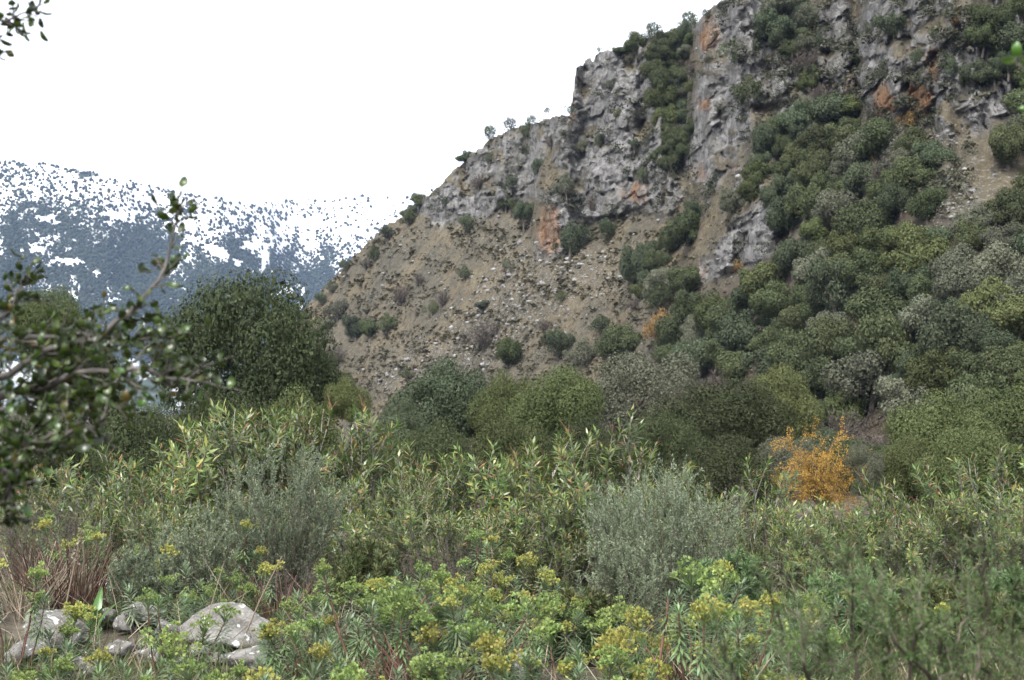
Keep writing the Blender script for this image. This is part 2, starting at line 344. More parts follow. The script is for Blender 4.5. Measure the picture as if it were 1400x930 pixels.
def mount_mat():
    m, t, o = newmat('snowy_mountain'); N = t.nodes.new; Lk = t.links.new
    tc = N('ShaderNodeTexCoord'); n = N('ShaderNodeTexNoise'); n.inputs['Scale'].default_value = .05; n.inputs['Detail'].default_value = 6; Lk(tc.outputs['Object'], n.inputs[0])
    n2 = N('ShaderNodeTexNoise'); n2.inputs['Scale'].default_value = .09; n2.inputs['Detail'].default_value = 5; n2.inputs['Roughness'].default_value = .7; Lk(tc.outputs['Object'], n2.inputs[0])
    g = ramp(t, [(.35, (.018, .027, .016)), (.65, (.05, .062, .038))]); Lk(n.outputs[0], g.inputs[0])
    ad = N('ShaderNodeMath'); ad.operation = 'ADD'; Lk(attr(t, 'snow'), ad.inputs[0]); Lk(n2.outputs[0], ad.inputs[1])
    r = ramp(t, [(.42, (0, 0, 0)), (.53, (1, 1, 1))])
    hf = N('ShaderNodeMath'); hf.operation = 'MULTIPLY'; hf.inputs[1].default_value = .5; Lk(ad.outputs[0], hf.inputs[0]); Lk(hf.outputs[0], r.inputs[0])
    c = mixc(t, r.outputs[0], g.outputs[0], (.56, .575, .6))
    p = N('ShaderNodeBsdfPrincipled'); p.inputs['Roughness'].default_value = .8; p.inputs['Specular IOR Level'].default_value = .1
    Lk(c, p.inputs['Base Color']); Lk(p.outputs[0], o.inputs[0]); return m

# ------------------------------------------------------------------ the valley floor
def ground_z(x, y):
    x = np.asarray(x, float); y = np.asarray(y, float)
    bed = -1.25 * smooth(12.0, 17.5, y) + 1.0 * smooth(32, 60, y)
    z = bed + .12 * vnoise(x * .35, y * .35, 0 * x, 3) + .05 * vnoise(x * 1.7, y * 1.7, 0 * x, 4)
    far = smooth(60, 300, np.hypot(x, y))
    return z + far * (-2.0 + 2.0 * vnoise(x * .01, y * .01, 0 * x, 5)) - 10 * smooth(600, 3000, np.hypot(x, y))
def gz(x, y): return float(ground_z(np.array([x]), np.array([y]))[0])
def build_ground():
    def axis(lim, near, step):   # fine near the camera, coarse far away
        a = [0.0]
        while a[-1] < lim * .5: a.append(a[-1] + max(step, (a[-1] - near) * .09 + step if a[-1] > near else step))
        return np.array(a)
    ay = axis(9000, 22, .22); ax = axis(9000, 14, .25)
    xs = np.concatenate([-ax[:0:-1], ax]); ys = np.concatenate([-axis(9000, 3, .5)[:0:-1], ay])
    X, Y = np.meshgrid(xs, ys); Z = ground_z(X, Y)
    V = np.stack([X, Y, Z], -1).reshape(-1, 3); nx, ny = len(xs), len(ys)
    i = np.arange(ny - 1)[:, None] * nx + np.arange(nx - 1)[None]
    F = np.stack([i, i + 1, i + nx + 1, i + nx], -1).reshape(-1, 4)
    b = MB(); b.add(V, F)
    mat = noisemat('stony_soil_with_litter', [(.3, (.03, .026, .019)), (.48, (.07, .058, .042)), (.6, (.1, .088, .063)), (.72, (.17, .155, .135))], 4.5, bump=.8, detail=9)
    tag(obj('ground', b.mesh('ground', mat, True)), kind='structure')
build_ground()

# ------------------------------------------------------------------ the rocky mountain: steep ground grows from its foot, cliffs where the rock stands
CLIFFS = [
    [(555, 292), (600, 258), (640, 218), (700, 178), (778, 156), (784, 225), (745, 262), (700, 285), (650, 300), (600, 308)],
    [(780, 160), (786, 92), (822, 70), (860, 62), (892, 95), (908, 180), (902, 262), (862, 290), (800, 300), (772, 352), (738, 350), (742, 290), (716, 250), (722, 215)],
    [(950, 110), (958, 40), (985, -10), (1042, -10), (1058, 72), (1092, 92), (1096, 128), (1052, 150), (1030, 170), (1002, 232), (985, 262), (940, 262), (912, 300), (908, 232), (948, 208)],
    [(1098, 30), (1150, -10), (1310, -10), (1345, 70), (1312, 150), (1282, 165), (1240, 160), (1196, 152), (1150, 132), (1122, 90)],
    [(978, 318), (1000, 292), (1042, 276), (1082, 312), (1050, 348), (1000, 372), (962, 392), (944, 392), (950, 372), (976, 352)],
    [(1345, 95), (1400, 105), (1400, 140), (1340, 180), (1300, 185)],
    [(880, 215), (905, 190), (908, 232), (905, 300), (880, 270)],
]
ORANGE = [(752, 312, 22, 42), (972, 52, 14, 28), (946, 236, 18, 12), (1206, 135, 18, 26), (1256, 140, 15, 26), (1275, 90, 10, 22), (1162, 118, 18, 14), (962, 138, 18, 10), (1000, 226, 20, 10), (866, 262, 20, 16), (783, 165, 5, 30), (958, 378, 14, 16), (1330, 20, 18, 14), (1050, 250, 14, 10)]
CREST = np.array([(200, 640), (300, 585), (380, 470), (415, 424), (432, 404), (465, 370), (500, 332), (530, 306), (560, 286), (585, 268), (600, 252), (622, 230), (640, 214), (668, 190), (700, 176),
                  (740, 163), (779, 153), (786, 98), (800, 84), (822, 71), (850, 63), (880, 52), (900, 42), (925, 42), (950, 30), (970, 10), (985, -4), (1040, -12), (1100, -40), (1400, -120), (1800, -160)], float)
FOOT = np.array([(200, 280), (400, 262), (500, 235), (700, 185), (900, 145), (1100, 108), (1300, 88), (1800, 72)], float)
HS = 2.4
hpx = np.arange(260, 1600, HS); hpy = np.arange(650, -130, -HS)
def build_hill():
    PX, PY = np.meshgrid(hpx, hpy)
    wx = PX + 16 * fbm(PX / 40, PY / 40, 0 * PX, 11, 5, .65); wy = PY + 16 * fbm(PX / 40, PY / 40, 0 * PX, 12, 5, .65)
    cl = np.zeros(PX.shape)
    for q in CLIFFS: cl = np.maximum(cl, smooth(-7, 8, poly_sd(wx, wy, q)))
    gul = fbm(PX / 24 + .3 * PY / 24, PY / 30, 0 * PX, 19, 4, .6); cl = cl * np.where(PY < 270, smooth(-.36, -.12, gul), 1)      # scrubby ledges and gullies cut the crags
    # smaller outcrops break through the upper slope
    outc = fbm(PX / 34, PY / 26, 0 * PX, 13, 4, .6); cl = np.maximum(cl, smooth(.22, .34, outc) * smooth(330, 230, PY + 0 * PX) * smooth(520, 640, PX) * .9)
    orange = np.zeros(PX.shape)
    for k, (a, b, w, h) in enumerate(ORANGE): orange = np.maximum(orange, (1.75 if k in (0, 3, 4) else 1.15) * smooth(1.35, .6, np.hypot((wx - a) / w, (wy - b) / h)))
    sc1 = poly_sd(wx, wy, [(690, 330), (760, 350), (830, 345), (860, 380), (760, 420), (690, 470), (640, 520), (540, 560), (520, 520), (600, 470), (660, 410)])
    sc2 = poly_sd(wx, wy, [(1250, 290), (1310, 225), (1400, 185), (1500, 150), (1500, 240), (1400, 265), (1330, 300)])
    sc3 = poly_sd(wx, wy, [(1090, 210), (1180, 180), (1280, 165), (1300, 190), (1200, 200), (1130, 240)])
    scree = np.clip(.42 + .9 * np.maximum.reduce([smooth(-30, 20, sc1), smooth(-15, 10, sc2), smooth(-15, 10, sc3)]), 0, 1)
    litter = smooth(-20, 20, poly_sd(PX, PY, [(900, 430), (1000, 385), (1240, 262), (1300, 310), (1420, 290), (1640, 300), (1640, 660), (700, 660), (760, 600), (900, 520)])) * .75
    rx, rz = ray(PX, PY); ct_py = np.interp(hpx, CREST[:, 0], CREST[:, 1]); foot = np.interp(hpx, FOOT[:, 0], FOOT[:, 1])
    ct_py = ct_py + 3.5 * fbm(hpx / 9, 0 * hpx, 0 * hpx, 31, 3)
    s = .66 + .1 * fbm(PX / 90, PY / 90, 0 * PX, 21, 2) + cl * 4.5
    s = np.where((PY < 230) & (PX > 880), s + .28, s)
    s = s + .35 * smooth(1150, 1300, PX) * 0
    D = np.zeros(PX.shape); D[0] = foot * .93; crest_row = np.zeros(len(hpx), int)
    for r in range(1, len(hpy)):
        de = rz[r] - rz[r - 1]
        g = D[r - 1] * de / np.maximum(s[r] - rz[r], .3)
        D[r] = D[r - 1] + np.where(PY[r] < 615, g, .25 * g)
    # even out neighbours a little, so that towers stand free without torn sides
    for _ in range(5): D[:, 1:-1] = .25 * D[:, :-2] + .5 * D[:, 1:-1] + .25 * D[:, 2:]
    X = rx * D; Z = EYE + rz * D
    soft = 1 - cl
    relief = cl * (2.4 * fbm(X / 7, Z / 16, D / 60, 41, 4) + .8 * worley(X / 3.4, D / 30, Z / 6.5, 51)[0] + .6 * worley(X / 1.8 + .3 * fbm(X / 3, Z / 3, 0 * X, 64, 2), D / 12, Z / 2.0, 61)[0] + .35 * worley(X / .9, D / 9, Z / .9, 65)[0] + .5 * fbm(X / 1.8, Z / 2.2, D / 20, 63, 4, .75))
    relief = relief + soft * (1.5 * np.abs(vnoise(X / 9 + .8 * fbm(X / 20, Z / 20, 0 * X, 44, 2), 0 * X, Z / 60, 43)) + 1.8 * fbm(X / 14, Z / 9, D / 60, 42, 3) + .5 * fbm(X / 2.6, Z / 1.5, D / 14, 71, 3))
    D2 = D + relief
    top = PY < ct_py[None]
    X = rx * D2; Y = D2.copy(); Z = EYE + rz * D2 + cl * .35 * worley(X / 1.7, D / 14, Z / 1.4, 81)[0]
    for c in range(len(hpx)):
        k = int(np.argmax(top[:, c])) if top[:, c].any() else len(hpy)
        crest_row[c] = k
        if k < len(hpy):
            k = max(k, 1); n = np.arange(1, len(hpy) - k + 1)
            back = n * .55
            rxx = X[k - 1, c] / Y[k - 1, c]
            Y[k:, c] = Y[k - 1, c] + back; X[k:, c] = rxx * Y[k:, c]; Z[k:, c] = Z[k - 1, c] - back * .75 - .3
    V = np.stack([X, Y, Z], -1).reshape(-1, 3); nx, ny = len(hpx), len(hpy)
    i = np.arange(ny - 1)[:, None] * nx + np.arange(nx - 1)[None]
    F = np.stack([i, i + 1, i + nx + 1, i + nx], -1).reshape(-1, 4)
    b = MB(); b.add(V, F); me = b.mesh('mountainside', hill_mat(), True)
    for nme, arr in (('cliff', cl), ('orange', orange), ('scree', scree), ('litter', litter)):
        a = me.attributes.new(nme, 'FLOAT', 'POINT'); a.data.foreach_set('value', arr.astype(np.float32).ravel())
    tag(obj('mountainside', me), kind='structure')
    sd = np.max([poly_sd(PX, PY, q) for q in CLIFFS], axis=0)
    return X, Y, Z, cl, scree, crest_row, sd
HX, HY, HZ, HCL, HSC, HCR, HSD = build_hill()
def cliff_sd(px, py): return HSD[int(np.clip((hpy[0] - py) / HS, 0, len(hpy) - 1)), int(np.clip((px - hpx[0]) / HS, 0, len(hpx) - 1))]
def hill_at(px, py):
    c = int(np.clip(round((px - hpx[0]) / HS), 0, len(hpx) - 1)); r = int(np.clip(round((hpy[0] - py) / HS), 0, len(hpy) - 1))
    r = min(r, max(HCR[c] - 1, 0))
    return Vector((HX[r, c], HY[r, c], HZ[r, c]))

# ------------------------------------------------------------------ the far snowy mountain
def build_far():
    px = np.arange(-420, 940, 3.0); py = np.arange(560, 150, -3.0); PX, PY = np.meshgrid(px, py)
    CR = np.array([(-420, 175), (-100, 205), (0, 218), (45, 224), (60, 222), (100, 231), (150, 241), (200, 253), (250, 264), (300, 271), (345, 280), (390, 273), (440, 271), (500, 267), (560, 262), (700, 250), (940, 225)], float)
    ct = np.interp(px, CR[:, 0], CR[:, 1]) + 1.6 * fbm(px / 14, 0 * px, 0 * px, 5, 3)
    foot = np.interp(px, [-420, 0, 300, 420, 940], [1500, 1550, 1700, 2050, 2200])
    rx, rz = ray(PX, PY); s = .5 + .08 * fbm(PX / 70, PY / 70, 0 * PX, 8, 2)
    D = np.zeros(PX.shape); D[0] = foot
    for r in range(1, len(py)): D[r] = D[r - 1] + D[r - 1] * (rz[r] - rz[r - 1]) / np.maximum(s[r] - rz[r], .16)
    for _ in range(6): D[:, 1:-1] = .25 * D[:, :-2] + .5 * D[:, 1:-1] + .25 * D[:, 2:]
    rel = 70 * fbm(rx * D / 260, 0 * D, D / 700, 9, 4) + 60 * np.abs(vnoise(rx * D / 340 + .4 * vnoise(PX / 60, PY / 60, 0 * PX, 3), 0 * D, D / 2500, 10))
    D2 = D + rel; X = rx * D2; Y = D2.copy(); Z = EYE + rz * D2
    t = (PY - ct[None]) / (470 - ct[None])
    right = smooth(300, 470, PX)
    n1 = fbm(PX / 30, PY / 22, 0 * PX, 14, 4, .6); n2 = vnoise(PX / 16 + .6 * n1, PY / 48, 0 * PX, 15)
    n3 = vnoise(PX / 7, PY / 6, 0 * PX, 16)
    base = (.46 - .26 * right) + smooth(-.02, .6 + .15 * right, t) * (.6 + .36 * right)
    cover = base + .36 * n1 + .2 * n2 + .12 * n3
    cover = cover + .3 * (1 - right) * smooth(.05, .0, t)      # a line of trees along the crest
    for (a, b_, w_, h_, tl) in [(95, 360, 24, 6, .1), (300, 348, 34, 7, .45), (362, 345, 9, 30, 0), (392, 398, 22, 9, 0), (100, 408, 9, 6, 0), (160, 300, 30, 9, .1), (45, 345, 14, 6, 0), (335, 335, 16, 8, .4), (205, 275, 30, 8, .2), (420, 330, 14, 12, 0), (250, 310, 12, 8, 0), (60, 300, 22, 7, .3), (405, 420, 9, 6, 0), (130, 375, 6, 4, 0), (470, 320, 10, 16, 0)]:
        dx, dy = PX - a, PY - b_ - tl * (PX - a); cover = cover - 1.1 * smooth(1.3, .6, np.hypot(dx / (w_ * .8), dy / (h_ * .8)) + .9 * n3)
    cover = np.clip(cover, .03, 1.2)
    top = PY < ct[None]
    for c in range(len(px)):
        if top[:, c].any():
            k = max(int(np.argmax(top[:, c])), 1); n = np.arange(1, len(py) - k + 1)
            rr = X[k - 1, c] / Y[k - 1, c]; Y[k:, c] = Y[k - 1, c] + n * 14; X[k:, c] = rr * Y[k:, c]; Z[k:, c] = Z[k - 1, c] - n * 8
    V = np.stack([X, Y, Z], -1).reshape(-1, 3); nx, ny = len(px), len(py)
    i = np.arange(ny - 1)[:, None] * nx + np.arange(nx - 1)[None]
    F = np.stack([i, i + 1, i + nx + 1, i + nx], -1).reshape(-1, 4)
    b = MB(); b.add(V, F); me = b.mesh('snowy_mountain', mount_mat(), True)
    a = me.attributes.new('snow', 'FLOAT', 'POINT'); a.data.foreach_set('value', np.clip(1.3 - cover, 0, 1).astype(np.float32).ravel())
    tag(obj('snowy_mountain', me), kind='structure')
    # the wood on it: one mass of small crowns
    P, SZ = [], []
    vis = (PX > -60) & (PX < 640) & (PY < 500) & ~top
    rr, cc = np.nonzero(vis)
    for rep in range(2):
        pr = rng.random(len(rr)); k = pr < -.3 * np.log(np.clip(1 - cover[rr, cc], .05, 1))
        r_, c_ = rr[k], cc[k]
        fr, fc = rng.random(len(r_)), rng.random(len(r_))
        r2, c2 = np.minimum(r_ + 1, ny - 1), np.minimum(c_ + 1, nx - 1)
        g = lambda A: (A[r_, c_] * (1 - fr) + A[r2, c_] * fr) * (1 - fc) + (A[r_, c2] * (1 - fr) + A[r2, c2] * fr) * fc
        P.append(np.stack([g(X), g(Y), g(Z) + 1.0], -1)); SZ.append(rng.uniform(1.1, 3.4, len(r_)) * np.clip(Y[r_, c_] / 2300, .7, 1.3))
        if rep == 0: keep = None
    P = np.concatenate(P); SZ = np.concatenate(SZ)
    sel = rng.random(len(P)) < min(1, 36000 / len(P)); P, SZ = P[sel], SZ[sel]
    Vb, Fb = ICO[1]; b = MB()
    for q in range(4):
        sel = np.arange(len(P)) % 4 == q
        Vq = Vb[Vb[:, 2] > -2] * (1 + .2 * rng.normal(size=(len(Vb), 1)).clip(-1, 1)) * np.array([1, 1, 1.3])
        n = int(sel.sum()); b.add(*tile(Vq, Fb[:40], P[sel], SZ[sel], rng.uniform(0, 6.28, n)))
        b.add(*tile(Vq, Fb[40:], P[sel], SZ[sel], rng.uniform(0, 6.28, n)))
    tag(obj('far_wood', b.mesh('far_wood', M['far_tree'])), 'dark evergreen wood scattered over the snowy mountain', 'wood', kind='stuff')
build_far()

# ------------------------------------------------------------------ trees and shrubs of the middle distance and the mountain
def crown_mesh(seed, mat, H=1.3, lobes=14, n=5200, leaf=.075, spread=.6, lr=(.26, .42), low=-.15, core=True, aspect=.5, lift=.0, jit=(.5, 1.3), low_in=.62, tumble=.55, even=False):
    global rng
    keep, rng = rng, np.random.default_rng(seed)
    hz = H / 2
    C = [np.array([0, 0, hz])]; R = [.5]
    for i in range(lobes):
        d = rand_dirs(1)[0]
        while d[2] < low - .25: d = rand_dirs(1)[0]
        if even: zc = 1 - (1 - low) * (i + .5) / lobes; d = norm(np.array([math.cos(i * 2.4) * math.sqrt(1 - zc * zc), math.sin(i * 2.4) * math.sqrt(1 - zc * zc), zc]) + rng.normal(size=3) * .2)
        r = U(*lr) * U(.7, 1.1); C.append(np.array([0, 0, hz]) + d * np.array([1, 1, hz]) * spread * np.array([1, 1, 1.02]) * U(*jit)); R.append(r)
    C = np.array(C); R = np.array(R)
    lean = rng.normal(size=2) * .12; C[:, 0] += lean[0] * (C[:, 2] - hz); C[:, 1] += lean[1] * (C[:, 2] - hz); C[:, 0] *= U(.85, 1.15)
    k = rng.choice(len(R), size=n * 3, p=R ** 2 / (R ** 2).sum())
    nd = rand_dirs(n * 3); P = C[k] + nd * R[k][:, None] * np.array([1, 1, .9]) * (low_in + (1.12 - low_in) * rng.random((n * 3, 1)) ** .55)
    d = np.linalg.norm(P[:, None] - C[None], axis=-1) / R[None]; d[np.arange(len(P)), k] = 9
    ok = (d.min(1) > .7) & (P[:, 2] > .03 + lift); P, nd = P[ok][:n], nd[ok][:n]
    b = MB(); sz = leaf * rng.uniform(.6, 1.35, len(P))
    tg = rand_dirs(len(P)); tg = tg - nd * (tg * nd).sum(1, keepdims=True) * .75 + nd * .2
    b.add(*leaves(P, tg, sz, sz * aspect, up=nd + tumble * rand_dirs(len(P)), fold=.08))
    if core:
        m = max(n // 9, 500); k = rng.choice(len(R), size=m, p=R ** 3 / (R ** 3).sum())      # larger sprays fill the inside
        b.add(*leaves(C[k] + rand_dirs(m) * R[k][:, None] * .72 * rng.random((m, 1)) ** .4, rand_dirs(m), leaf * rng.uniform(1.6, 2.6, m), leaf * 1.5, fold=.1))
    A = np.concatenate(b.V); ex = np.quantile(np.abs(A[:, :2]).max(1), .985); zt = np.quantile(A[:, 2], .997)      # unit radius, unit height
    b.V = [v * np.array([1 / ex, 1 / ex, H / zt]) for v in b.V]
    me = b.mesh('crown', mat); rng = keep; return me
def trunk_mesh(seed, H=1.3, r=.07):
    global rng
    keep, rng = rng, np.random.default_rng(seed); b = MB()
    m = curve_pts((0, 0, -.25), (0, 0, 1), .25 + H * .35, 4, .12); b.add(*tube(m, np.linspace(r * 1.3, r * .8, 5), 7))
    for i in range(5):
        a = i * 1.26 + U(0, .6); q = curve_pts(m[-1], (math.cos(a), math.sin(a), U(.7, 1.3)), H * .42, 4, .15); b.add(*tube(q, np.linspace(r * .6, r * .15, 5), 5))
    me = b.mesh('trunk', M['bark'], True); rng = keep; return me
def twig_crown(seed, mat, H=1.2, n=46, per=55, wd=.014):
    global rng
    keep, rng = rng, np.random.default_rng(seed); b = MB()
    for i in range(n):
        a = U(0, 6.28); t = U(.05, .95); q = curve_pts((U(-.1, .1), U(-.1, .1), .0), (math.cos(a) * t, math.sin(a) * t, U(.6, 1)), H * U(.75, 1.05), 6, .16)
        b.add(*tube(q, np.linspace(.012, .003, 7), 3))
        k = rng.integers(2, 7, per); P = q[k] + rng.normal(size=(per, 3)) * .02
        d = norm(q[k] - q[k - 1]) + rand_dirs(per) * .75
        b.add(*leaves(P, d, rng.uniform(.1, .26, per), wd, fold=.02))
    me = b.mesh('crown', mat); rng = keep; return me
CH = 1.3
LO = {'oak': [crown_mesh(100 + i, M['oak'], CH, 15 + i * 3, 8200, .062, .62, (.16, .4), aspect=.62) for i in range(4)],
      'warm': [crown_mesh(120 + i, M['oak_warm'], CH, 17, 8200, .062, .62, (.16, .4), aspect=.62) for i in range(3)],
      'olive': [crown_mesh(130 + i, M['olive'], CH, 19, 8200, .058, .64, (.15, .36), aspect=.6) for i in range(3)],
      'carob': [crown_mesh(140 + i, M['carob'], CH, 15, 8200, .064, .62, (.16, .4), aspect=.62) for i in range(3)],
      'sparse': [crown_mesh(150 + i, M['carob'], CH, 7, 1500, .1, .7, (.16, .34), core=False, lift=.12) for i in range(3)],
      'bare': [twig_crown(160 + i, M['bare']) for i in range(2)],
      'wild': [crown_mesh(180 + i, M[('oak', 'carob', 'oak', 'olive')[i]], CH, 11, 4200, .07, .66, (.12, .36), jit=(.3, 1.5), core=False, tumble=.8) for i in range(4)],
      'ochre': [crown_mesh(170, M['tan_leaf'], CH, 12, 3500, .08, core=False)]}
TR = [trunk_mesh(200 + i, CH) for i in range(3)]
def place_tree(name, label, cat, group, base, width, height, crown, trunk, rz=None):
    t = thing(name, label, cat, base, group, U(0, 6.28) if rz is None else rz)
    h = height / CH; ch = min(h, width / CH * (U(.86, .98) if group else 1.18))
    obj('crown', crown, t, (0, 0, (h - ch) * CH), (U(-.12, .12), U(-.12, .12), 0), (width / 2 * U(.92, 1.1), width / 2 * U(.92, 1.1), ch))
    obj('trunk', trunk, t, (0, 0, 0), None, (width / 2, width / 2, h))
    return t
FULL = {'oak': ('evergreen_oak', 'dark green', 'oak tree'), 'warm': ('mastic_tree', 'yellowish green', 'tree'), 'olive': ('wild_olive_tree', 'grey green', 'olive tree'),
        'carob': ('carob_tree', 'blue green', 'tree'), 'bare': ('leafless_shrub', 'bare purple grey', 'shrub'), 'ochre': ('ochre_shrub', 'ochre yellow', 'shrub'), 'sparse': ('crest_tree', 'thin crowned', 'tree')}
def on_hill(px, pyt, pyb, w, sp, where, group, kindword='tree', name=None, rz=None):
    base = hill_at(px, pyb); D = base.y
    nm, adj, cat = FULL[sp]
    return place_tree(name or nm, f'{adj} {kindword} {where}', cat if 'tree' in kindword else 'shrub', group, base - Vector((0, 0, .15)), w / FPX * D, max((pyb - pyt), 6) / FPX * D,
                      (LO['wild'] if kindword == 'shrub' and sp in ('oak', 'carob', 'olive') and rng.random() < .65 else LO[sp])[int(rng.integers(2 if sp == 'bare' else len(LO[sp])))], TR[int(rng.integers(3))], rz)
# the dense wood on the lower right and the scrub wood above it
WOODS = [
    ([(905, 440), (960, 402), (1010, 382), (1090, 335), (1150, 300), (1250, 262), (1285, 300), (1330, 305), (1420, 255), (1480, 250), (1480, 590), (1260, 560), (1180, 545), (1110, 600), (1000, 560), (930, 510)], 'in the dense lower wood', 'trees of the dense wood', 4.9),
    ([(1000, 225), (1045, 160), (1100, 140), (1150, 150), (1200, 175), (1250, 200), (1290, 215), (1235, 262), (1090, 325), (1065, 285), (1030, 270), (985, 295), (940, 320), (915, 345), (880, 380), (945, 385), (930, 405), (895, 415), (860, 385), (895, 330), (930, 300)], 'in the scrub under the cliffs', 'trees of the scrub below the cliffs', 4.3),
    ([(1045, 0), (1100, 10), (1125, 90), (1120, 140), (1098, 140), (1098, 95), (1062, 70)], 'in the gully between two grey cliffs', 'trees in the gully between cliffs', 4.0),
    ([(1330, 30), (1400, 0), (1470, 0), (1470, 200), (1330, 215), (1345, 160), (1360, 100)], 'on the high slope right of the stained cliff', 'trees on the high slope', 4.2),
    ([(895, 70), (945, 40), (952, 110), (945, 205), (905, 250), (895, 150)], 'in the shrubby cleft between grey rock towers', 'shrubs in the rocky cleft', 3.6),
]
placed = []
for poly, where, grp, wm in WOODS:
    pa = np.array(poly); n_try = 0; got = []
    while n_try < 2600:
        n_try += 1
        x, y = U(pa[:, 0].min(), pa[:, 0].max()), U(pa[:, 1].min(), pa[:, 1].max())
        if poly_sd(np.array([x]), np.array([y]), poly)[0] < 0: continue
        if max(cliff_sd(x, y - 12), cliff_sd(x, y - 30)) > -4: continue
        D = hill_at(x, y).y; w = wm * U(.62, 1.25) / D * FPX
        if any((x - a) ** 2 + ((y - b_) * 1.35) ** 2 < (.235 * (w + c)) ** 2 for a, b_, c in placed): continue
        placed.append((x, y, w)); got.append((x, y, w))
    for x, y, w in got:
        sp = str(rng.choice(['oak', 'warm', 'olive', 'carob', 'bare'], p=[.5, .12, .1, .22, .06] if wm > 4.5 else [.48, .07, .13, .22, .1]))
        h = w * U(.78, 1.05) * (.75 if sp == 'bare' else 1)
        big = w * hill_at(x, y).y / FPX > wm; ys = [g[1] for g in got]; lo_, hi_ = np.quantile(ys, .33), np.quantile(ys, .67)
        wh = where
        if grp in ('trees of the dense wood', 'trees of the scrub below the cliffs'): wh = where.replace('in the', ('near the upper edge of the', 'in the middle of the', 'at the foot of the')[0 if y < lo_ else 1 if y < hi_ else 2], 1)
        on_hill(x, y - h * .55, y + h * .4, w, sp, wh, f'{grp}, {sp}', ('broad ' if big else 'small ') + ('shrub' if sp == 'bare' else 'tree'))
# shrubs picked out one by one: column, top, bottom, width, kind
CLIFF_SHRUBS = [(775, 232, 275, 34, 'oak'), (780, 300, 352, 60, 'carob'), (690, 252, 292, 44, 'oak'), (716, 275, 320, 34, 'carob'), (640, 292, 320, 30, 'olive'), (722, 165, 195, 34, 'oak'),
    (700, 240, 262, 26, 'carob'), (835, 105, 122, 26, 'oak'), (845, 145, 160, 20, 'oak'), (868, 188, 206, 24, 'olive'), (820, 180, 200, 22, 'carob'), (800, 190, 215, 24, 'olive'), (735, 215, 240, 36, 'oak'),
    (1015, 40, 90, 62, 'olive'), (1025, 102, 152, 74, 'oak'), (1225, 12, 55, 66, 'oak'), (1300, 70, 110, 40, 'olive'), (1255, 60, 90, 34, 'olive'), (1172, 62, 90, 30, 'warm'), (1160, 128, 165, 60, 'warm'),
    (1330, 85, 130, 44, 'carob'), (655, 235, 262, 30, 'bare'), (610, 262, 285, 24, 'oak'), (560, 285, 310, 26, 'oak'), (830, 295, 330, 40, 'carob'), (850, 272, 300, 34, 'olive'), (810, 262, 292, 30, 'bare'),
    (880, 225, 252, 30, 'oak'), (755, 180, 205, 26, 'bare'), (668, 205, 230, 24, 'oak'), (895, 205, 235, 26, 'carob'), (930, 175, 215, 36, 'oak'), (1350, 30, 75, 50, 'oak'), (1120, 45, 70, 26, 'oak'), (1190, 25, 50, 30, 'oak'), (1280, 25, 52, 34, 'carob')]
for (x, t_, b_, w, sp) in CLIFF_SHRUBS:
    on_hill(x, t_, b_, w, sp, 'rooted on ledges of the grey cliffs', 'shrubs on the cliffs ' + sp, 'shrub', 'cliff_shrub')
SLOPE_SHRUBS = [(462, 408, 440, 34, 'oak'), (488, 432, 466, 40, 'carob'), (528, 428, 456, 40, 'carob'), (480, 440, 462, 30, 'olive'), (505, 436, 464, 32, 'oak'), (590, 410, 432, 26, 'carob'), (634, 360, 388, 26, 'oak'), (693, 350, 386, 22, 'oak'),
    (548, 388, 418, 34, 'bare'), (512, 335, 360, 26, 'oak'), (500, 350, 372, 20, 'bare'), (455, 380, 402, 24, 'oak'), (440, 398, 420, 22, 'carob'), (665, 436, 475, 60, 'bare'), (605, 395, 420, 30, 'bare'), (700, 458, 500, 48, 'warm'),
    (765, 446, 492, 58, 'oak'), (835, 446, 496, 70, 'carob'), (800, 460, 500, 50, 'oak'), (825, 428, 458, 50, 'olive'), (850, 440, 500, 64, 'oak'), (880, 340, 372, 40, 'bare'), (905, 380, 428, 62, 'oak'), (555, 500, 526, 24, 'carob'), (460, 470, 500, 40, 'bare'),
    (868, 405, 425, 24, 'bare'), (770, 395, 412, 26, 'carob'), (660, 408, 424, 30, 'olive'), (745, 432, 452, 24, 'bare'), (575, 372, 392, 20, 'bare'), (470, 352, 376, 22, 'oak'), (530, 305, 330, 24, 'oak'), (446, 430, 452, 26, 'olive')]
for (x, t_, b_, w, sp) in SLOPE_SHRUBS:
    on_hill(x, t_, b_, w, sp, 'standing alone on the dry brown slope', 'lone shrubs on the brown slope ' + sp, 'shrub', 'slope_shrub')
on_hill(897, 420, 478, 44, 'ochre', 'with turning leaves at the foot of the brown slope', None, 'tree', 'ochre_tree')
for (x, t_, b_, w) in [(1246, 152, 178, 38), (1315, 5, 38, 34), (1202, 208, 228, 26), (1010, 350, 372, 26)]:
    on_hill(x, t_, b_, w, 'ochre', 'below the orange stained cliff', 'ochre shrubs on the mountain', 'shrub')
# small trees on the skyline
for (x, t_, b_, w, sp) in [(671, 170, 194, 24, 'sparse'), (700, 160, 178, 20, 'sparse'), (727, 154, 168, 14, 'sparse'), (749, 142, 160, 10, 'sparse'), (779, 140, 158, 14, 'sparse'), (636, 204, 222, 26, 'carob'), (846, 62, 76, 26, 'carob'),
                           (870, 42, 82, 34, 'oak'), (893, 28, 62, 34, 'sparse'), (942, 14, 48, 32, 'sparse'), (925, 40, 70, 44, 'oak'), (575, 262, 284, 30, 'oak'), (560, 280, 300, 24, 'carob'), (905, 42, 66, 30, 'oak'), (968, 10, 30, 16, 'sparse'), (820, 64, 74, 8, 'sparse')]:
    on_hill(x, t_, b_, w, sp, 'standing on the crest against the white sky', 'small trees on the skyline ' + sp, 'tree', 'crest_tree')

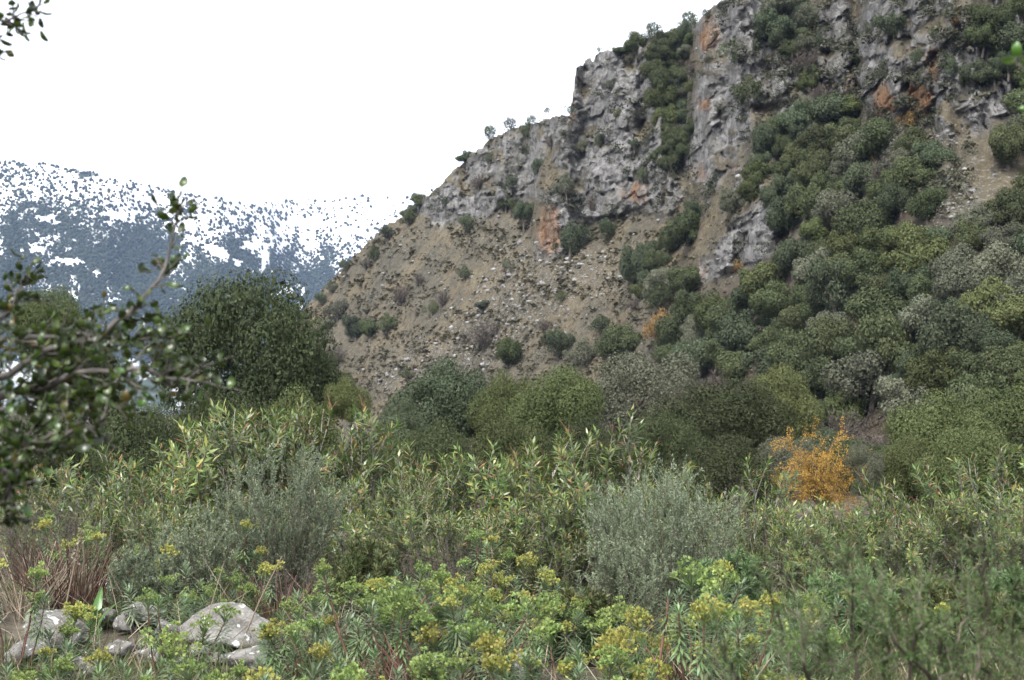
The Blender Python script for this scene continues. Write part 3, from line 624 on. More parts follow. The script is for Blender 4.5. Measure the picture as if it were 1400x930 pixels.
# low dry cushion plants and loose stones over the slope: nobody could count them
def slope_stuff():
    def pick(n, f):
        P = []
        while len(P) < n:
            r = rng.integers(1, len(hpy) - 1, 4000); c = rng.integers(40, len(hpx) - 110, 4000)
            ok = (r < HCR[c] - 2) & (rng.random(4000) < f(r, c)); P += list(zip(r[ok], c[ok]))
        P = np.array(P[:n]); r, c = P[:, 0], P[:, 1]
        return np.stack([HX[r, c], HY[r, c], HZ[r, c]], -1) + rng.normal(size=(n, 3)) * np.array([.1, .1, 0]), HY[r, c]
    V = []; b = MB()
    nb = 15; nd = rand_dirs(nb); nd[:, 2] = np.abs(nd[:, 2]) + .15
    Vt, Ft = leaves(nd * .12, nd, rng.uniform(.6, 1.0, nb), .5, fold=.1)
    P, D = pick(11500, lambda r, c: (1 - HCL[r, c]) * smooth(-.3, .35, fbm(hpx[c] / 30, hpy[r] / 16, 0 * hpx[c], 95, 4, .65)) * np.where(hpy[r] > 250, 1, .5) * (hpy[r] < 600) * np.where(hpx[c] < 930, 1, .35))
    sz = (rng.uniform(.14, .36, len(P)) + .13 * rng.pareto(2.4, len(P)).clip(0, 5)) * np.clip(D / 190, .6, 1.4)
    b.add(*tile(Vt, Ft, P, np.stack([sz, sz, sz * .75], -1), rng.uniform(0, 6.28, len(P))))
    m = leafmat('dry_cushion_plants', [(0, (.06, .058, .034)), (.35, (.115, .105, .06)), (.7, (.16, .135, .085)), (.85, (.085, .095, .05)), (1, (.22, .195, .135))], .8, .1, .1, .05, .01)
    tag(obj('cushion_scrub', b.mesh('cushion_scrub', m)), 'low dry cushion scrub dotting the brown slope', 'scrub', kind='stuff')
    b = MB(); nb = 44; nd = rand_dirs(nb); nd[:, 2] = np.abs(nd[:, 2]) * .9; Vt, Ft = leaves(nd * rng.uniform(.3, .95, (nb, 1)), nd * .5 + rand_dirs(nb), rng.uniform(.24, .42, nb), .22, fold=.1)
    P, D = pick(2000, lambda r, c: np.clip(HCL[r, c] * .35 + .4 * (hpy[r] < 290) * (hpx[c] > 560), 0, 1) * smooth(-.1, .35, fbm(hpx[c] / 22, hpy[r] / 26, 0 * hpx[c], 91, 3)))
    sz = rng.uniform(.3, .75, len(P)) * (1 + .9 * (rng.random(len(P)) < .12)); b.add(*tile(Vt, Ft, P, np.stack([sz, sz, sz * .8], -1), rng.uniform(0, 6.28, len(P))))
    m = leafmat('cliff_scrub_leaves', [(0, (.03, .038, .022)), (.5, (.06, .068, .04)), (.85, (.09, .09, .055)), (1, (.13, .11, .08))], .7, .15, .1, .05, .01)
    tag(obj('cliff_scrub', b.mesh('cliff_scrub', m)), 'small dark scrub clinging to cracks of the grey cliffs', 'scrub', kind='stuff')
    b = MB(); Vi, Fi = ICO[1]
    P, D = pick(5200, lambda r, c: (1 - HCL[r, c]) * np.clip((HSC[r, c] - .38) * 1.6, .02, 1))
    for q in range(5):
        sel = np.arange(len(P)) % 5 == q; n = int(sel.sum()); Vq = Vi * (1 + .28 * rng.normal(size=(len(Vi), 1)).clip(-1.2, 1.2)) * np.array([1.2, .9, .7])
        sz = (.065 * rng.pareto(2.4, n).clip(0, 5) + .06) * np.clip(D[sel] / 170, .5, 1.2)
        b.add(*tile(Vq, Fi, P[sel], sz, rng.uniform(0, 6.28, n)))
    tag(obj('scree_stones', b.mesh('scree_stones', M['scree'])), 'pale loose scree stones lying on the slope', 'scree', kind='stuff')
slope_stuff()
def boulder_mesh(seed, sub=3, mat=None, flat=.7, rough=.35):
    V, F = ICO[sub]; g = np.random.default_rng(seed); n = norm(g.normal(size=(15, 3))); h = g.uniform(.42, .8, 15)      # a block cut by flat joints
    d = np.minimum((h[None] / np.maximum(V @ n.T, .08)).min(1), 1.1) + .035 * worley(V[:, 0] * 2.2 + seed, V[:, 1] * 2.2, V[:, 2] * 2.2, seed)[0] + .05 * fbm(V[:, 0] * 2 + seed, V[:, 1] * 2, V[:, 2] * 2, seed, 4)
    b = MB(); b.add(V * d[:, None] * np.array([1, .8, flat]), F); return b.mesh('boulder', mat or M['rock'], False)
BL = [boulder_mesh(300 + i, 2, M['scree']) for i in range(4)]
for (x, y, w) in [(983, 352, 9), (795, 362, 16), (770, 368, 12), (712, 334, 16), (722, 352, 12), (640, 478, 9), (610, 498, 11), (570, 506, 8), (900, 302, 10), (868, 322, 8), (700, 402, 9), (740, 385, 8), (497, 506, 8), (520, 524, 7), (835, 470, 8),
                  (1330, 262, 11), (1360, 240, 10), (1310, 282, 8), (1385, 222, 12), (1295, 178, 10), (1275, 190, 9), (660, 505, 10), (590, 528, 10), (855, 352, 9), (925, 430, 8), (1180, 190, 9), (1132, 232, 8)]:
    p = hill_at(x, y); s_ = w / 2 / FPX * p.y
    tag(obj('limestone_block', BL[int(rng.integers(4))], None, p, (0, 0, U(0, 6.3)), s_), 'pale limestone block lying loose on the mountainside', 'boulder', 'loose blocks on the mountainside')

# the large trees and bushes on the valley floor
HI = {'oak': [crown_mesh(400 + i, M['oak_deep'], CH, (46, 30)[i], 36000, .027, .7, ((.2, .3), (.2, .34))[i], -.75, jit=((.9, 1.04), (.8, 1.12))[i], tumble=.8, even=True) for i in range(2)],
      'warm': [crown_mesh(410 + i, M['oak_warm'], CH, 28, 30000, .032, .64, (.18, .34), -.75, jit=(.8, 1.12), tumble=.8, even=True) for i in range(2)],
      'olive': [crown_mesh(420 + i, M['olive'], CH, 30, 26000, .034, .68, (.14, .28), -.7, core=False, tumble=.9) for i in range(1)],
      'carob': [crown_mesh(430 + i, M['carob'], CH, 26, 30000, .033, .64, (.18, .34), -.75, jit=(.8, 1.12), tumble=.8, even=True) for i in range(1)]}
def valley(name, label, cat, px, pyt, w, D, sp, zb=None, i=None, hs=1.0):
    p = at(px, 560, D); zb = gz(p.x, D) - .1 if zb is None else zb; top = EYE + float(ray(px, pyt)[1]) * D
    L_ = HI[sp]
    place_tree(name, label, cat, None, (p.x, D, zb), w / FPX * D, (top - zb) / .97, L_[(i if i is not None else int(rng.integers(len(L_)))) % len(L_)], TR[int(rng.integers(3))])
valley('broad_evergreen_tree', 'broad domed dark green tree standing before the snowy mountain', 'tree', 335, 384, 232, 42, 'oak', i=0)
valley('evergreen_bush', 'low dark bush at the right foot of the broad domed tree', 'bush', 425, 478, 90, 44, 'oak', i=1)
valley('evergreen_tree', 'yellow green rounded tree behind the glossy oak branch', 'tree', 62, 402, 110, 46, 'warm', i=0)
valley('evergreen_tree', 'dark tree half hidden behind the glossy oak branch leaves', 'tree', 118, 458, 130, 48, 'oak', i=1)
valley('evergreen_bush', 'small yellow green bush between the domed tree and the brown slope', 'bush', 480, 520, 60, 40, 'warm', i=1)
valley('carob_tree', 'wide blue green tree at the foot of the brown slope', 'tree', 612, 496, 150, 62, 'carob')
valley('evergreen_bush', 'low blue green bush left of the wide blue green tree', 'bush', 545, 548, 70, 56, 'carob')
valley('mastic_bush', 'rounded yellow green bush with twin domes before the slope', 'bush', 765, 507, 130, 56, 'warm', i=0)
valley('mastic_bush', 'smaller yellow green dome leaning against the twin domed bush', 'bush', 692, 512, 90, 58, 'warm', i=1)
valley('wild_olive_tree', 'feathery grey green olive tree behind the rounded bushes', 'olive tree', 872, 486, 170, 66, 'olive')
valley('evergreen_oak', 'dense grey topped oak spreading beside the orange tree', 'oak tree', 985, 520, 190, 50, 'oak', i=1)
valley('evergreen_bush', 'yellowish bush rising behind the grey topped oak', 'bush', 1060, 503, 110, 60, 'warm', i=0)
valley('evergreen_bush', 'bright green bush behind the oleanders at the wood edge', 'bush', 1290, 540, 150, 44, 'warm', i=1)
valley('evergreen_bush', 'large light green bush reaching up to the wood edge', 'bush', 1390, 528, 170, 46, 'warm', i=0)
valley('evergreen_bush', 'small grey green bush between orange tree and light green bush', 'bush', 1185, 612, 60, 34, 'olive')

for k, (x, t_, w, D, sp, lab) in enumerate([(60, 560, 150, 34, 'oak', 'dark bush behind the oleanders below the oak branch'), (200, 545, 150, 33, 'oak', 'dark bush filling the gap left of the domed tree'), (300, 540, 160, 36, 'oak', 'dark undergrowth bush beneath the broad domed tree'),
        (400, 535, 120, 36, 'warm', 'green bush before the right foot of the domed tree'), (520, 575, 120, 38, 'carob', 'low bush behind the oleanders below the brown slope'), (590, 580, 120, 36, 'oak', 'low dark bush before the wide blue green tree'), (700, 578, 130, 38, 'warm', 'low yellow green bush before the twin domed bush'),
        (800, 575, 120, 40, 'oak', 'dark bush between twin domed bush and the olive'), (900, 570, 130, 40, 'oak', 'dark bush under the feathery olive tree'), (985, 600, 150, 36, 'oak', 'dark undergrowth bush beneath the grey topped oak'), (1060, 600, 90, 42, 'olive', 'grey bush between the grey topped oak and orange tree'),
        (1240, 600, 110, 38, 'warm', 'low bush at the left side of the bright green bush'), (1330, 590, 140, 36, 'warm', 'low bush between the two light green bushes'), (1430, 580, 160, 36, 'oak', 'dark bush behind the tall oleander'), (1150, 560, 100, 64, 'bare', 'tangle of leafless branches above the orange tree'), (1120, 590, 130, 47, 'carob', 'dark bush standing behind the orange tree'), (1180, 606, 110, 44, 'oak', 'dark bush right behind the orange tree'), (1200, 590, 90, 56, 'bare', 'leafless thicket on bare ground by the wood')]):
    if sp == 'bare':
        p = at(x, 560, D); zb = gz(p.x, D); top = EYE + float(ray(x, t_)[1]) * D; place_tree('leafless_thicket', lab, 'shrub', None, (p.x, D, zb), w / FPX * D, top - zb, LO['bare'][k % 2], TR[k % 3])
    else: valley('undergrowth_bush', lab, 'bush', x, t_, w, D, sp, i=k)

def orange_tree():
    p = at(1120, 600, 36); z0 = gz(p.x, 36); b = MB(); lb = MB()
    H = EYE + float(ray(1120, 574)[1]) * 36 - z0
    b.add(*tube(curve_pts((0, 0, -.1), (0, 0, 1), H * .45, 5, .08), np.linspace(.06, .04, 6), 6))
    for i in range(46):
        a = U(0, 6.28); q = curve_pts((0, 0, H * U(.05, .5)), (math.cos(a) * .6, math.sin(a) * .6, U(1.0, 1.7)), H * U(.42, .72), 8, .12, (math.cos(a) * .5, math.sin(a) * .5, -1.1))
        q[:, 2] = np.minimum(q[:, 2], H)
        b.add(*tube(q, np.linspace(.018, .004, 9), 4))
        for j in range(5):
            k0 = int(rng.integers(2, 8)); w = curve_pts(q[k0], q[k0] - q[k0 - 1] + rng.normal(size=3) * .15, .5, 5, .2, (0, 0, -.5)); b.add(*tube(w, np.linspace(.006, .003, 6), 3))
            n = 66; kk = rng.integers(0, 6, n); lb.add(*leaves(w[kk] + rng.normal(size=(n, 3)) * .04, rand_dirs(n) + np.array([0, 0, .1]), rng.uniform(.025, .05, n), .03, fold=.08))
    b.V = [v * np.array([.92, .92, 1]) for v in b.V]; lb.V = [v * np.array([.92, .92, 1]) for v in lb.V]
    t = thing('orange_tree', 'small arching tree with bright orange autumn leaves', 'tree', (p.x, 36, z0))
    obj('trunk', b.mesh('trunk', M['twig']), t); obj('crown', lb.mesh('crown', M['autumn']), t)
orange_tree()

# ------------------------------------------------------------------ oleanders in the stream bed
def cane_variant(seed, L=2.6):
    global rng
    keep, rng = rng, np.random.default_rng(seed); s = MB(); f = MB()
    q = curve_pts((0, 0, -.1), (U(-.1, .1), U(-.1, .1), 1), L * .8, 8, .07); s.add(*tube(q, np.linspace(.017, .009, 9), 5))
    starts = [(8, 1.0)] * 4 + [(7, .95)] * 2 + [(6, .9)] + [(int(rng.integers(1, 8)), .85) for _ in range(9)]
    for k0, sc in starts:
        a = U(0, 6.28); d = norm(q[min(k0, 8)] - q[k0 - 1]) + np.array([math.cos(a), math.sin(a), .25]) * U(.25, .75)
        Lb = U(.3, .62) * sc; w = curve_pts(q[k0], d, Lb, 7, .08, (0, 0, .35)); s.add(*tube(w, np.linspace(.008, .004, 8), 4))
        nw = int(Lb * .78 / .04)
        for j in range(nw):
            t = .24 + .76 * j / nw; p = w[0] + (w[-1] - w[0]) * 0; x = t * 7; i0 = min(int(x), 6); p = w[i0] + (w[i0 + 1] - w[i0]) * (x - i0); ax = norm(w[i0 + 1] - w[i0])
            n = 3; ang = j * .55 + np.arange(n) * 2.094 + rng.uniform(0, .4, n); e1 = norm(np.cross(ax, np.array([.3, .9, .2]))); e2 = np.cross(ax, e1)
            out = np.cos(ang)[:, None] * e1 + np.sin(ang)[:, None] * e2
            up = .3 + .95 * t ** 2 + U(-.25, .25)
            kp = rng.random(n) < (.62 + .38 * t)
            f.add(*leaves((p + 0 * out)[kp], (out + ax * up + np.array([0, 0, -.15 * (1 - t)]) + rng.normal(size=(n, 3)) * .18)[kp], rng.uniform(.1, .16, n)[kp], rng.uniform(.024, .035, n)[kp], up=np.repeat(ax[None], n, 0)[kp], fold=.045, mid=.5), 0 if sc > .87 else 1)
        if rng.random() < .13:
            for j in range(int(rng.integers(1, 4))): s.add(*tube(curve_pts(w[-1], norm(w[-1] - w[-2]) + rng.normal(size=3) * .3, U(.1, .2), 3, .12), np.linspace(.006, .003, 4), 4), 1)
    for j in range(3):      # dead side twigs
        k0 = int(rng.integers(1, 7)); s.add(*tube(curve_pts(q[k0], rand_dirs(1)[0] + np.array([0, 0, .8]), U(.25, .6), 4, .2), np.linspace(.005, .002, 5), 3))
    r = (s.mesh('cane', [M['cane'], M['pod']]), f.mesh('leaves', [M['oleander'], M['oleander_dark']])); rng = keep; return r
CANES = [cane_variant(500 + i) for i in range(9)]
def oleander(label, px, pyt, w, D, n, group=None, zb=None):
    p = at(px, 560, D); zb = gz(p.x, D) if zb is None else zb; H = EYE + float(ray(px, pyt)[1]) * D - zb
    t = thing('oleander_bush', label, 'oleander', (p.x, D, zb), group, 0)
    R = w / FPX * D / 2; maxt = math.atan2(R * .92, H * .8)
    n = int(n * 1.25)
    for i in range(n):
        a = i * 2.4 + U(-.4, .4); u = math.sqrt((i + .5) / n); tilt = maxt * u * U(.75, 1.25) + U(0, .1)
        rot = Quaternion((-math.sin(a), math.cos(a), 0), tilt) @ Quaternion((0, 0, 1), U(0, 6.28))
        sc = H / 2.62 / max(math.cos(tilt), .6) * (1.04 - .16 * u) * (U(.62, .93) if i % 4 else U(.88, 1.04))
        cs, lf = CANES[int(rng.integers(len(CANES)))]
        o = obj('cane', cs, t, (math.cos(a) * R * .3 * u, math.sin(a) * R * .3 * u, 0), rot, max(sc, .42))
        tag(obj('leaves', lf, o), kind='stuff')
OL = [  # column, top, width, distance, canes, label
    (345, 508, 200, 19.0, 34, 'tall oleander bush rising before the broad domed tree'),
    (255, 575, 190, 18.0, 26, 'oleander bush left of the tall one with many yellowed leaves'),
    (470, 542, 170, 19.5, 28, 'oleander bush with pale canes right of the tall one'),
    (165, 600, 190, 16.5, 26, 'oleander bush partly screened by the glossy oak branch'),
    (60, 610, 190, 18.5, 22, 'oleander bush behind the hanging tip of the oak branch'),
    (565, 606, 160, 18.0, 26, 'oleander bush in front of the low blue green bush'),
    (650, 602, 190, 18.5, 28, 'oleander bush below the wide blue green tree'),
    (740, 580, 190, 19.0, 30, 'oleander bush with light tips before the twin domed bush'),
    (850, 560, 190, 19.5, 32, 'oleander bush with bright yellow green tips before the olive'),
    (930, 620, 150, 18.5, 22, 'oleander bush between bright tipped one and the grey oak'),
    (1010, 625, 160, 18.0, 22, 'oleander bush before the grey topped oak'),
    (1085, 655, 150, 17.0, 22, 'oleander bush below the orange tree'),
    (1170, 660, 170, 16.5, 24, 'oleander bush under the small grey green bush'),
    (1260, 632, 190, 16.5, 28, 'oleander bush standing before the bright green bush'),
    (1350, 600, 200, 15.5, 30, 'tall oleander bush with bare grey canes before the light green bush'),
    (1440, 590, 200, 16.0, 24, 'oleander bush at the far edge of the oleander thicket'),
    (235, 660, 200, 14.6, 24, 'low oleander bush behind the spurges and grey boulders'),
    (110, 668, 160, 14.8, 20, 'low oleander bush behind the dry red stemmed clump'),
    (520, 655, 190, 14.6, 26, 'oleander bush with grey canes right of the silvery shrub'),
    (620, 660, 190, 14.2, 26, 'low leafy oleander bush between the two silvery shrubs'),
    (720, 655, 190, 14.4, 28, 'low oleander bush left of the larger silvery shrub'),
    (800, 668, 150, 14.6, 20, 'narrow oleander bush behind the larger silvery shrub'),
    (1060, 712, 180, 13.6, 24, 'low oleander bush right of the larger silvery shrub'),
    (1160, 722, 180, 13.4, 24, 'low oleander bush behind the fine needled shrub'),
    (1265, 705, 190, 13.2, 26, 'low oleander bush before the tall bare caned one'),
    (1370, 690, 200, 12.8, 26, 'low oleander bush with dry canes behind the needled shrub'),
    (960, 690, 130, 15.0, 18, 'small oleander bush beyond the larger silvery shrub'),
    (420, 640, 160, 15.6, 22, 'oleander bush directly behind the rounded silvery shrub'),
]
for (px, t_, w, D, n, lab) in OL: oleander(lab, px, t_, w, D, n)

# ------------------------------------------------------------------ silvery rounded shrubs
def grey_shrub(label, px, pyt, w, D, seed, leafm='grey_leaf', nb=64, name='silvery_shrub', cat='shrub', lw=.0085, ll=(.018, .036)):
    global rng
    keep, rng = rng, np.random.default_rng(seed)
    p = at(px, 560, D); zb = gz(p.x, D); H = EYE + float(ray(px, pyt)[1]) * D - zb; R = w / FPX * D / 2
    s = MB(); f = MB()
    for i in range(nb):
        a = U(0, 6.28); u = math.sqrt(U(0, 1)); tip = np.array([math.cos(a) * R * u, math.sin(a) * R * u, H * (1 - .42 * u ** 2.2) * U(.8, 1.03)])
        base = np.array([math.cos(a) * .1 * u, math.sin(a) * .1 * u, -.05]); mid = base + (tip - base) * .5 + np.array([math.cos(a) * R * .12, math.sin(a) * R * .12, -.05])
        tt = np.linspace(0, 1, 8)[:, None]; q = (1 - tt) ** 2 * base + 2 * tt * (1 - tt) * mid + tt ** 2 * tip + rng.normal(size=(8, 3)) * .012
        s.add(*tube(q, np.linspace(.0065, .0012, 8), 4))
        for j in range(11):
            k = int(rng.integers(2, 8)); w2 = curve_pts(q[k], norm(q[k] - q[k - 1]) + rand_dirs(1)[0] * .6 + np.array([0, 0, .3]), U(.12, .3) * H / 1.2, 5, .14, (0, 0, .3))
            s.add(*tube(w2, np.linspace(.0015, .0007, 6), 3))
            n = 22 if leafm == 'bare' else 44; kk = rng.integers(0, 5, n); fr = rng.random((n, 1)); P = w2[kk] * (1 - fr) + w2[kk + 1] * fr
            f.add(*leaves(P, norm(w2[kk + 1] - w2[kk]) * .9 + rand_dirs(n) * .8, rng.uniform(ll[0], ll[1], n), lw, fold=.06))
    rng = keep
    t = thing(name, label, cat, (p.x, D, zb)); obj('twigs', s.mesh('twigs', M['twig']), t); tag(obj('leaves', f.mesh('leaves', M[leafm]), t), kind='stuff')
grey_shrub('rounded silvery green shrub behind the grey boulders', 385, 618, 185, 12.6, 601)
grey_shrub('small silvery shrub nestling left of the rounded one', 275, 700, 110, 11.8, 602, nb=36)
grey_shrub('larger silvery green shrub standing among the oleanders', 905, 648, 230, 12.2, 603, nb=84)
grey_shrub('low grey green shrub in front of the larger silvery shrub', 850, 745, 130, 10.8, 604, nb=40)
grey_shrub('dull purple grey dry shrub under the oak branch tip', 55, 672, 170, 13.2, 605, 'bare', 46, 'dry_shrub', lw=.003)
grey_shrub('dark low tangled shrub beneath the rounded silvery shrub', 400, 770, 120, 11.4, 606, 'bare', 26, 'dry_shrub', lw=.003)
grey_shrub('fresh green herb tuft left of the small silvery shrub', 195, 752, 90, 11.0, 607, nb=24)
grey_shrub('grey tangle of dry twigs at the foot of the oleanders', 600, 745, 130, 11.8, 608, 'bare', 34, 'dry_shrub', lw=.003)
grey_shrub('pale dry twig tangle near the grey topped oak', 1010, 660, 110, 15.2, 609, 'bare', 30, 'dry_shrub', lw=.003)

for i_, (x, t_, w, D, lm_, lab) in enumerate([(1150, 790, 150, 10.4, 'spurge_leaf_green', 'fresh green leafy shrub behind the needled shrub'), (1290, 800, 170, 10.0, 'grass', 'dull green shrub between the low oleanders and needled shrub'), (1400, 780, 150, 10.6, 'spurge_leaf_green', 'leafy green shrub beneath the low caned oleander'),
        (790, 815, 110, 9.2, 'grass', 'dark green herb bush between yellow spurges'), (1000, 770, 120, 11.0, 'spurge_leaf_green', 'green herb bush right of the larger silvery shrub'), (500, 760, 120, 11.0, 'grass', 'dull green herb bush right of the dark tangled shrub'), (690, 760, 120, 11.4, 'grass', 'green herb bush at the foot of the low oleander')]):
    grey_shrub(lab, x, t_, w, D, 640 + i_, lm_, 34, 'herb_bush', 'bush', lw=.011, ll=(.03, .06))

# ------------------------------------------------------------------ spurges
def rosette_mesh(seed, mat, n=66, L=.085):
    global rng
    keep, rng = rng, np.random.default_rng(seed); t = np.linspace(0, 1, n); a = np.arange(n) * 2.39996
    P = np.stack([0 * t, 0 * t, -.17 + .18 * t], -1); el = -.75 + 1.75 * t ** 1.3 + rng.normal(size=n) * .12
    d = np.stack([np.cos(a) * np.cos(el), np.sin(a) * np.cos(el), np.sin(el)], -1)
    b = MB(); b.add(*leaves(P, d, L * rng.uniform(.75, 1.15, n) * (1.05 - .35 * t), .012, up=np.repeat([[0, 0, 1.]], n, 0), fold=.03, mid=.55)); me = b.mesh('leaf_rosette', mat); rng = keep; return me
def head_mesh(seed, mat, R=.062, rays=15):
    global rng
    keep, rng = rng, np.random.default_rng(seed); b = MB()
    for i in range(rays):
        a = i * 2.4; u = math.sqrt((i + .3) / rays); d = np.array([math.cos(a) * u, math.sin(a) * u, 1.05 - .7 * u]); q = (d + rng.normal(size=3) * .16) * R * U(.6, 1.35) + np.array([0, 0, .015])
        b.add(*tube(np.array([[0, 0, 0], q * .6, q]), .0016, 3)); n = int(rng.integers(9, 22))
        nd = norm(rand_dirs(n) + np.array([0, 0, .55]) + d * .4); b.add(*leaves(q + nd * .006, nd + .3 * rand_dirs(n), rng.uniform(.011, .021, n), rng.uniform(.009, .014, n), fold=.1, mid=.6))
    me = b.mesh('flower_head', mat); rng = keep; return me
ROS = [rosette_mesh(700 + i, M['spurge_leaf']) for i in range(4)] + [rosette_mesh(710 + i, M['spurge_leaf_green'], 70, .072) for i in range(3)]
HY_ = [head_mesh(720 + i, M['spurge_yellow'], .05 + .012 * (i % 3), 13 + 2 * i) for i in range(4)]
HG = [head_mesh(730 + i, M['spurge_green'], .055 + .01 * (i % 3), 14 + 2 * i) for i in range(4)]
STEMS = []
for i in range(10):
    q = curve_pts((0, 0, -.05), (U(-.12, .12), U(-.12, .12), 1), .75, 7, .09, (0, 0, .25)); b = MB(); b.add(*tube(q, np.linspace(.0085, .0055, 8), 5))
    STEMS.append((b.mesh('stem', M['spurge_stem'], True), q[-1], norm(q[-1] - q[-2])))
def spurge(label, group, px, pyt, D, n, yellow, spread=.42, bare=.38):
    p = at(px, 560, D); zb = gz(p.x, D); H = EYE + float(ray(px, pyt)[1]) * D - zb
    t = thing('spurge', label, 'spurge', (p.x, D, zb), group)
    for i in range(n):
        a = U(0, 6.28); u = math.sqrt(U(0, 1)); tilt = u * spread * U(.9, 1.3); me, tip, td = STEMS[int(rng.integers(len(STEMS)))]
        sc = (H - .08) / .76 * U(.6, 1.12) * (1.0 - .1 * u)
        rot = Quaternion((-math.sin(a), math.cos(a), 0), tilt) @ Quaternion((0, 0, 1), U(0, 6.28))
        o = obj('stem', me, t, (math.cos(a) * .1 * u, math.sin(a) * .1 * u, 0), rot, (1.0, 1.0, sc) if False else sc)
        q = Vector((0, 0, 1)).rotation_difference(Vector(td)).slerp(rot.inverted(), .5); k = U(.85, 1.3) / sc
        obj('leaf_rosette', ROS[int(rng.integers(len(ROS)))], o, tip, q, k)
        if rng.random() > bare:
            hd = HY_ if rng.random() < yellow else HG
            obj('flower_head', hd[int(rng.integers(4))], o, tip, q, k * U(.65, 1.25))
SPG = [   # column, top, distance, stems, share of yellow heads
    (555, 755, 9.6, 9, .6), (610, 770, 9.2, 9, .3), (690, 752, 9.8, 9, .8), (730, 775, 9.0, 8, .8), (650, 800, 8.2, 9, .3), (580, 815, 7.8, 9, .15), (500, 812, 8.0, 8, .2), (535, 850, 7.0, 9, .15),
    (460, 780, 9.4, 8, .25), (430, 800, 8.8, 8, .2), (700, 830, 7.4, 9, .35), (755, 850, 7.0, 8, .5), (620, 880, 6.2, 8, .1), (690, 890, 6.0, 7, .25), (800, 860, 7.0, 8, .5), (870, 830, 8.0, 9, .7), (905, 870, 7.0, 7, .4),
    (945, 800, 8.8, 9, .7), (990, 820, 8.2, 9, .6), (1035, 800, 9.0, 8, .7), (1000, 860, 7.0, 8, .5), (1075, 805, 9.2, 7, .6), (935, 900, 6.2, 7, .5), (1050, 880, 6.6, 7, .4), (840, 800, 9.0, 7, .1), (765, 800, 8.8, 8, .5), (485, 880, 6.4, 7, .15),
    (1110, 790, 9.6, 7, .4), (1310, 815, 9.2, 5, .5), (860, 905, 6.0, 7, .4), (1130, 860, 7.4, 7, .4), (560, 905, 5.8, 6, .1), (780, 910, 5.8, 6, .3), (420, 850, 7.4, 7, .2), (400, 895, 6.4, 7, .2)]
g2 = np.random.default_rng(77)
for k in range(10):     # more of them, so that the patch closes
    x = g2.uniform(420, 1100); D = g2.uniform(5.8, 11.4); z_top = g2.uniform(.62, .98); SPG.append((x, 560 + (EYE - z_top) / D * FPX, D, int(g2.integers(5, 10)), float(g2.choice([.6, .35, .1]))))
for (x, t_, D, n, y) in SPG:
    lab = 'spurge clump crowned mostly with yellow flower heads before the oleanders' if y >= .5 else ('spurge clump with mixed green and yellow heads before the oleanders' if y >= .25 else 'spurge clump with fresh green heads on red brown stems before the oleanders')
    lab = lab.replace('before the oleanders', 'below the grey twig tangle' if x < 640 and D > 7.5 else 'left of the larger silvery shrub' if 640 <= x < 800 and D > 7.5 else 'before the larger silvery shrub' if 800 <= x < 960 and D > 7.5 else 'left of the needled shrub' if 960 <= x < 1100 and D > 7.5 else 'behind the needled shrub' if x >= 1100 else 'around the smooth pale rock' if 600 < x < 850 else 'right of the largest boulder' if x <= 600 else 'between pale rock and needled shrub')
    spurge(lab, 'spurges before the oleanders ' + ('yellow' if y >= .5 else 'mixed' if y >= .25 else 'green'), x, t_, D, n, y)
for (x, t_, D, n, y, lab) in [(335, 690, 11.6, 3, .5, 'tall spurge with yellow green head before the silvery shrub'), (378, 735, 11.0, 3, .8, 'spurge with golden head and blue leaves before the rounded shrub'),
        (265, 760, 10.6, 6, .2, 'spurge with pale heads behind the largest boulder'), (225, 775, 10.2, 6, .1, 'green spurge rising behind the cluster of boulders'), (320, 770, 10.6, 5, .2, 'spurge with green heads beside a leaning dry stalk'),
        (240, 800, 7.6, 5, .1, 'slender leafy spurge standing in front of the boulders'), (150, 868, 6.6, 7, .25, 'spurge with brownish green heads before the pale boulders'), (305, 868, 6.8, 7, .15, 'spurge covering the foot of the largest boulder'),
        (20, 768, 8.4, 6, .3, 'spurge with dense green head beside the dry red stems'), (35, 840, 7.4, 6, .15, 'bushy green spurge over the dark boulder'), (90, 815, 8.6, 5, .25, 'spurge growing just behind the dark boulder'),
        (100, 690, 11.8, 5, .1, 'tall thin spurge rising from the dry red stemmed clump'), (150, 705, 11.4, 7, .3, 'spurge with blue leaves at the edge of the dry clump'), (215, 740, 11.2, 4, .7, 'spurge with one yellow head behind the squill leaves'),
        (375, 880, 6.6, 6, .2, 'spurge right of the largest boulder with curled dark stems'), (230, 885, 6.2, 6, .15, 'low spurge among the small stones'), (70, 905, 5.8, 5, .1, 'spurge beside the whitish boulder')]:
    spurge(lab, None, x, t_, D, n, y, .4 if n > 4 else .15)

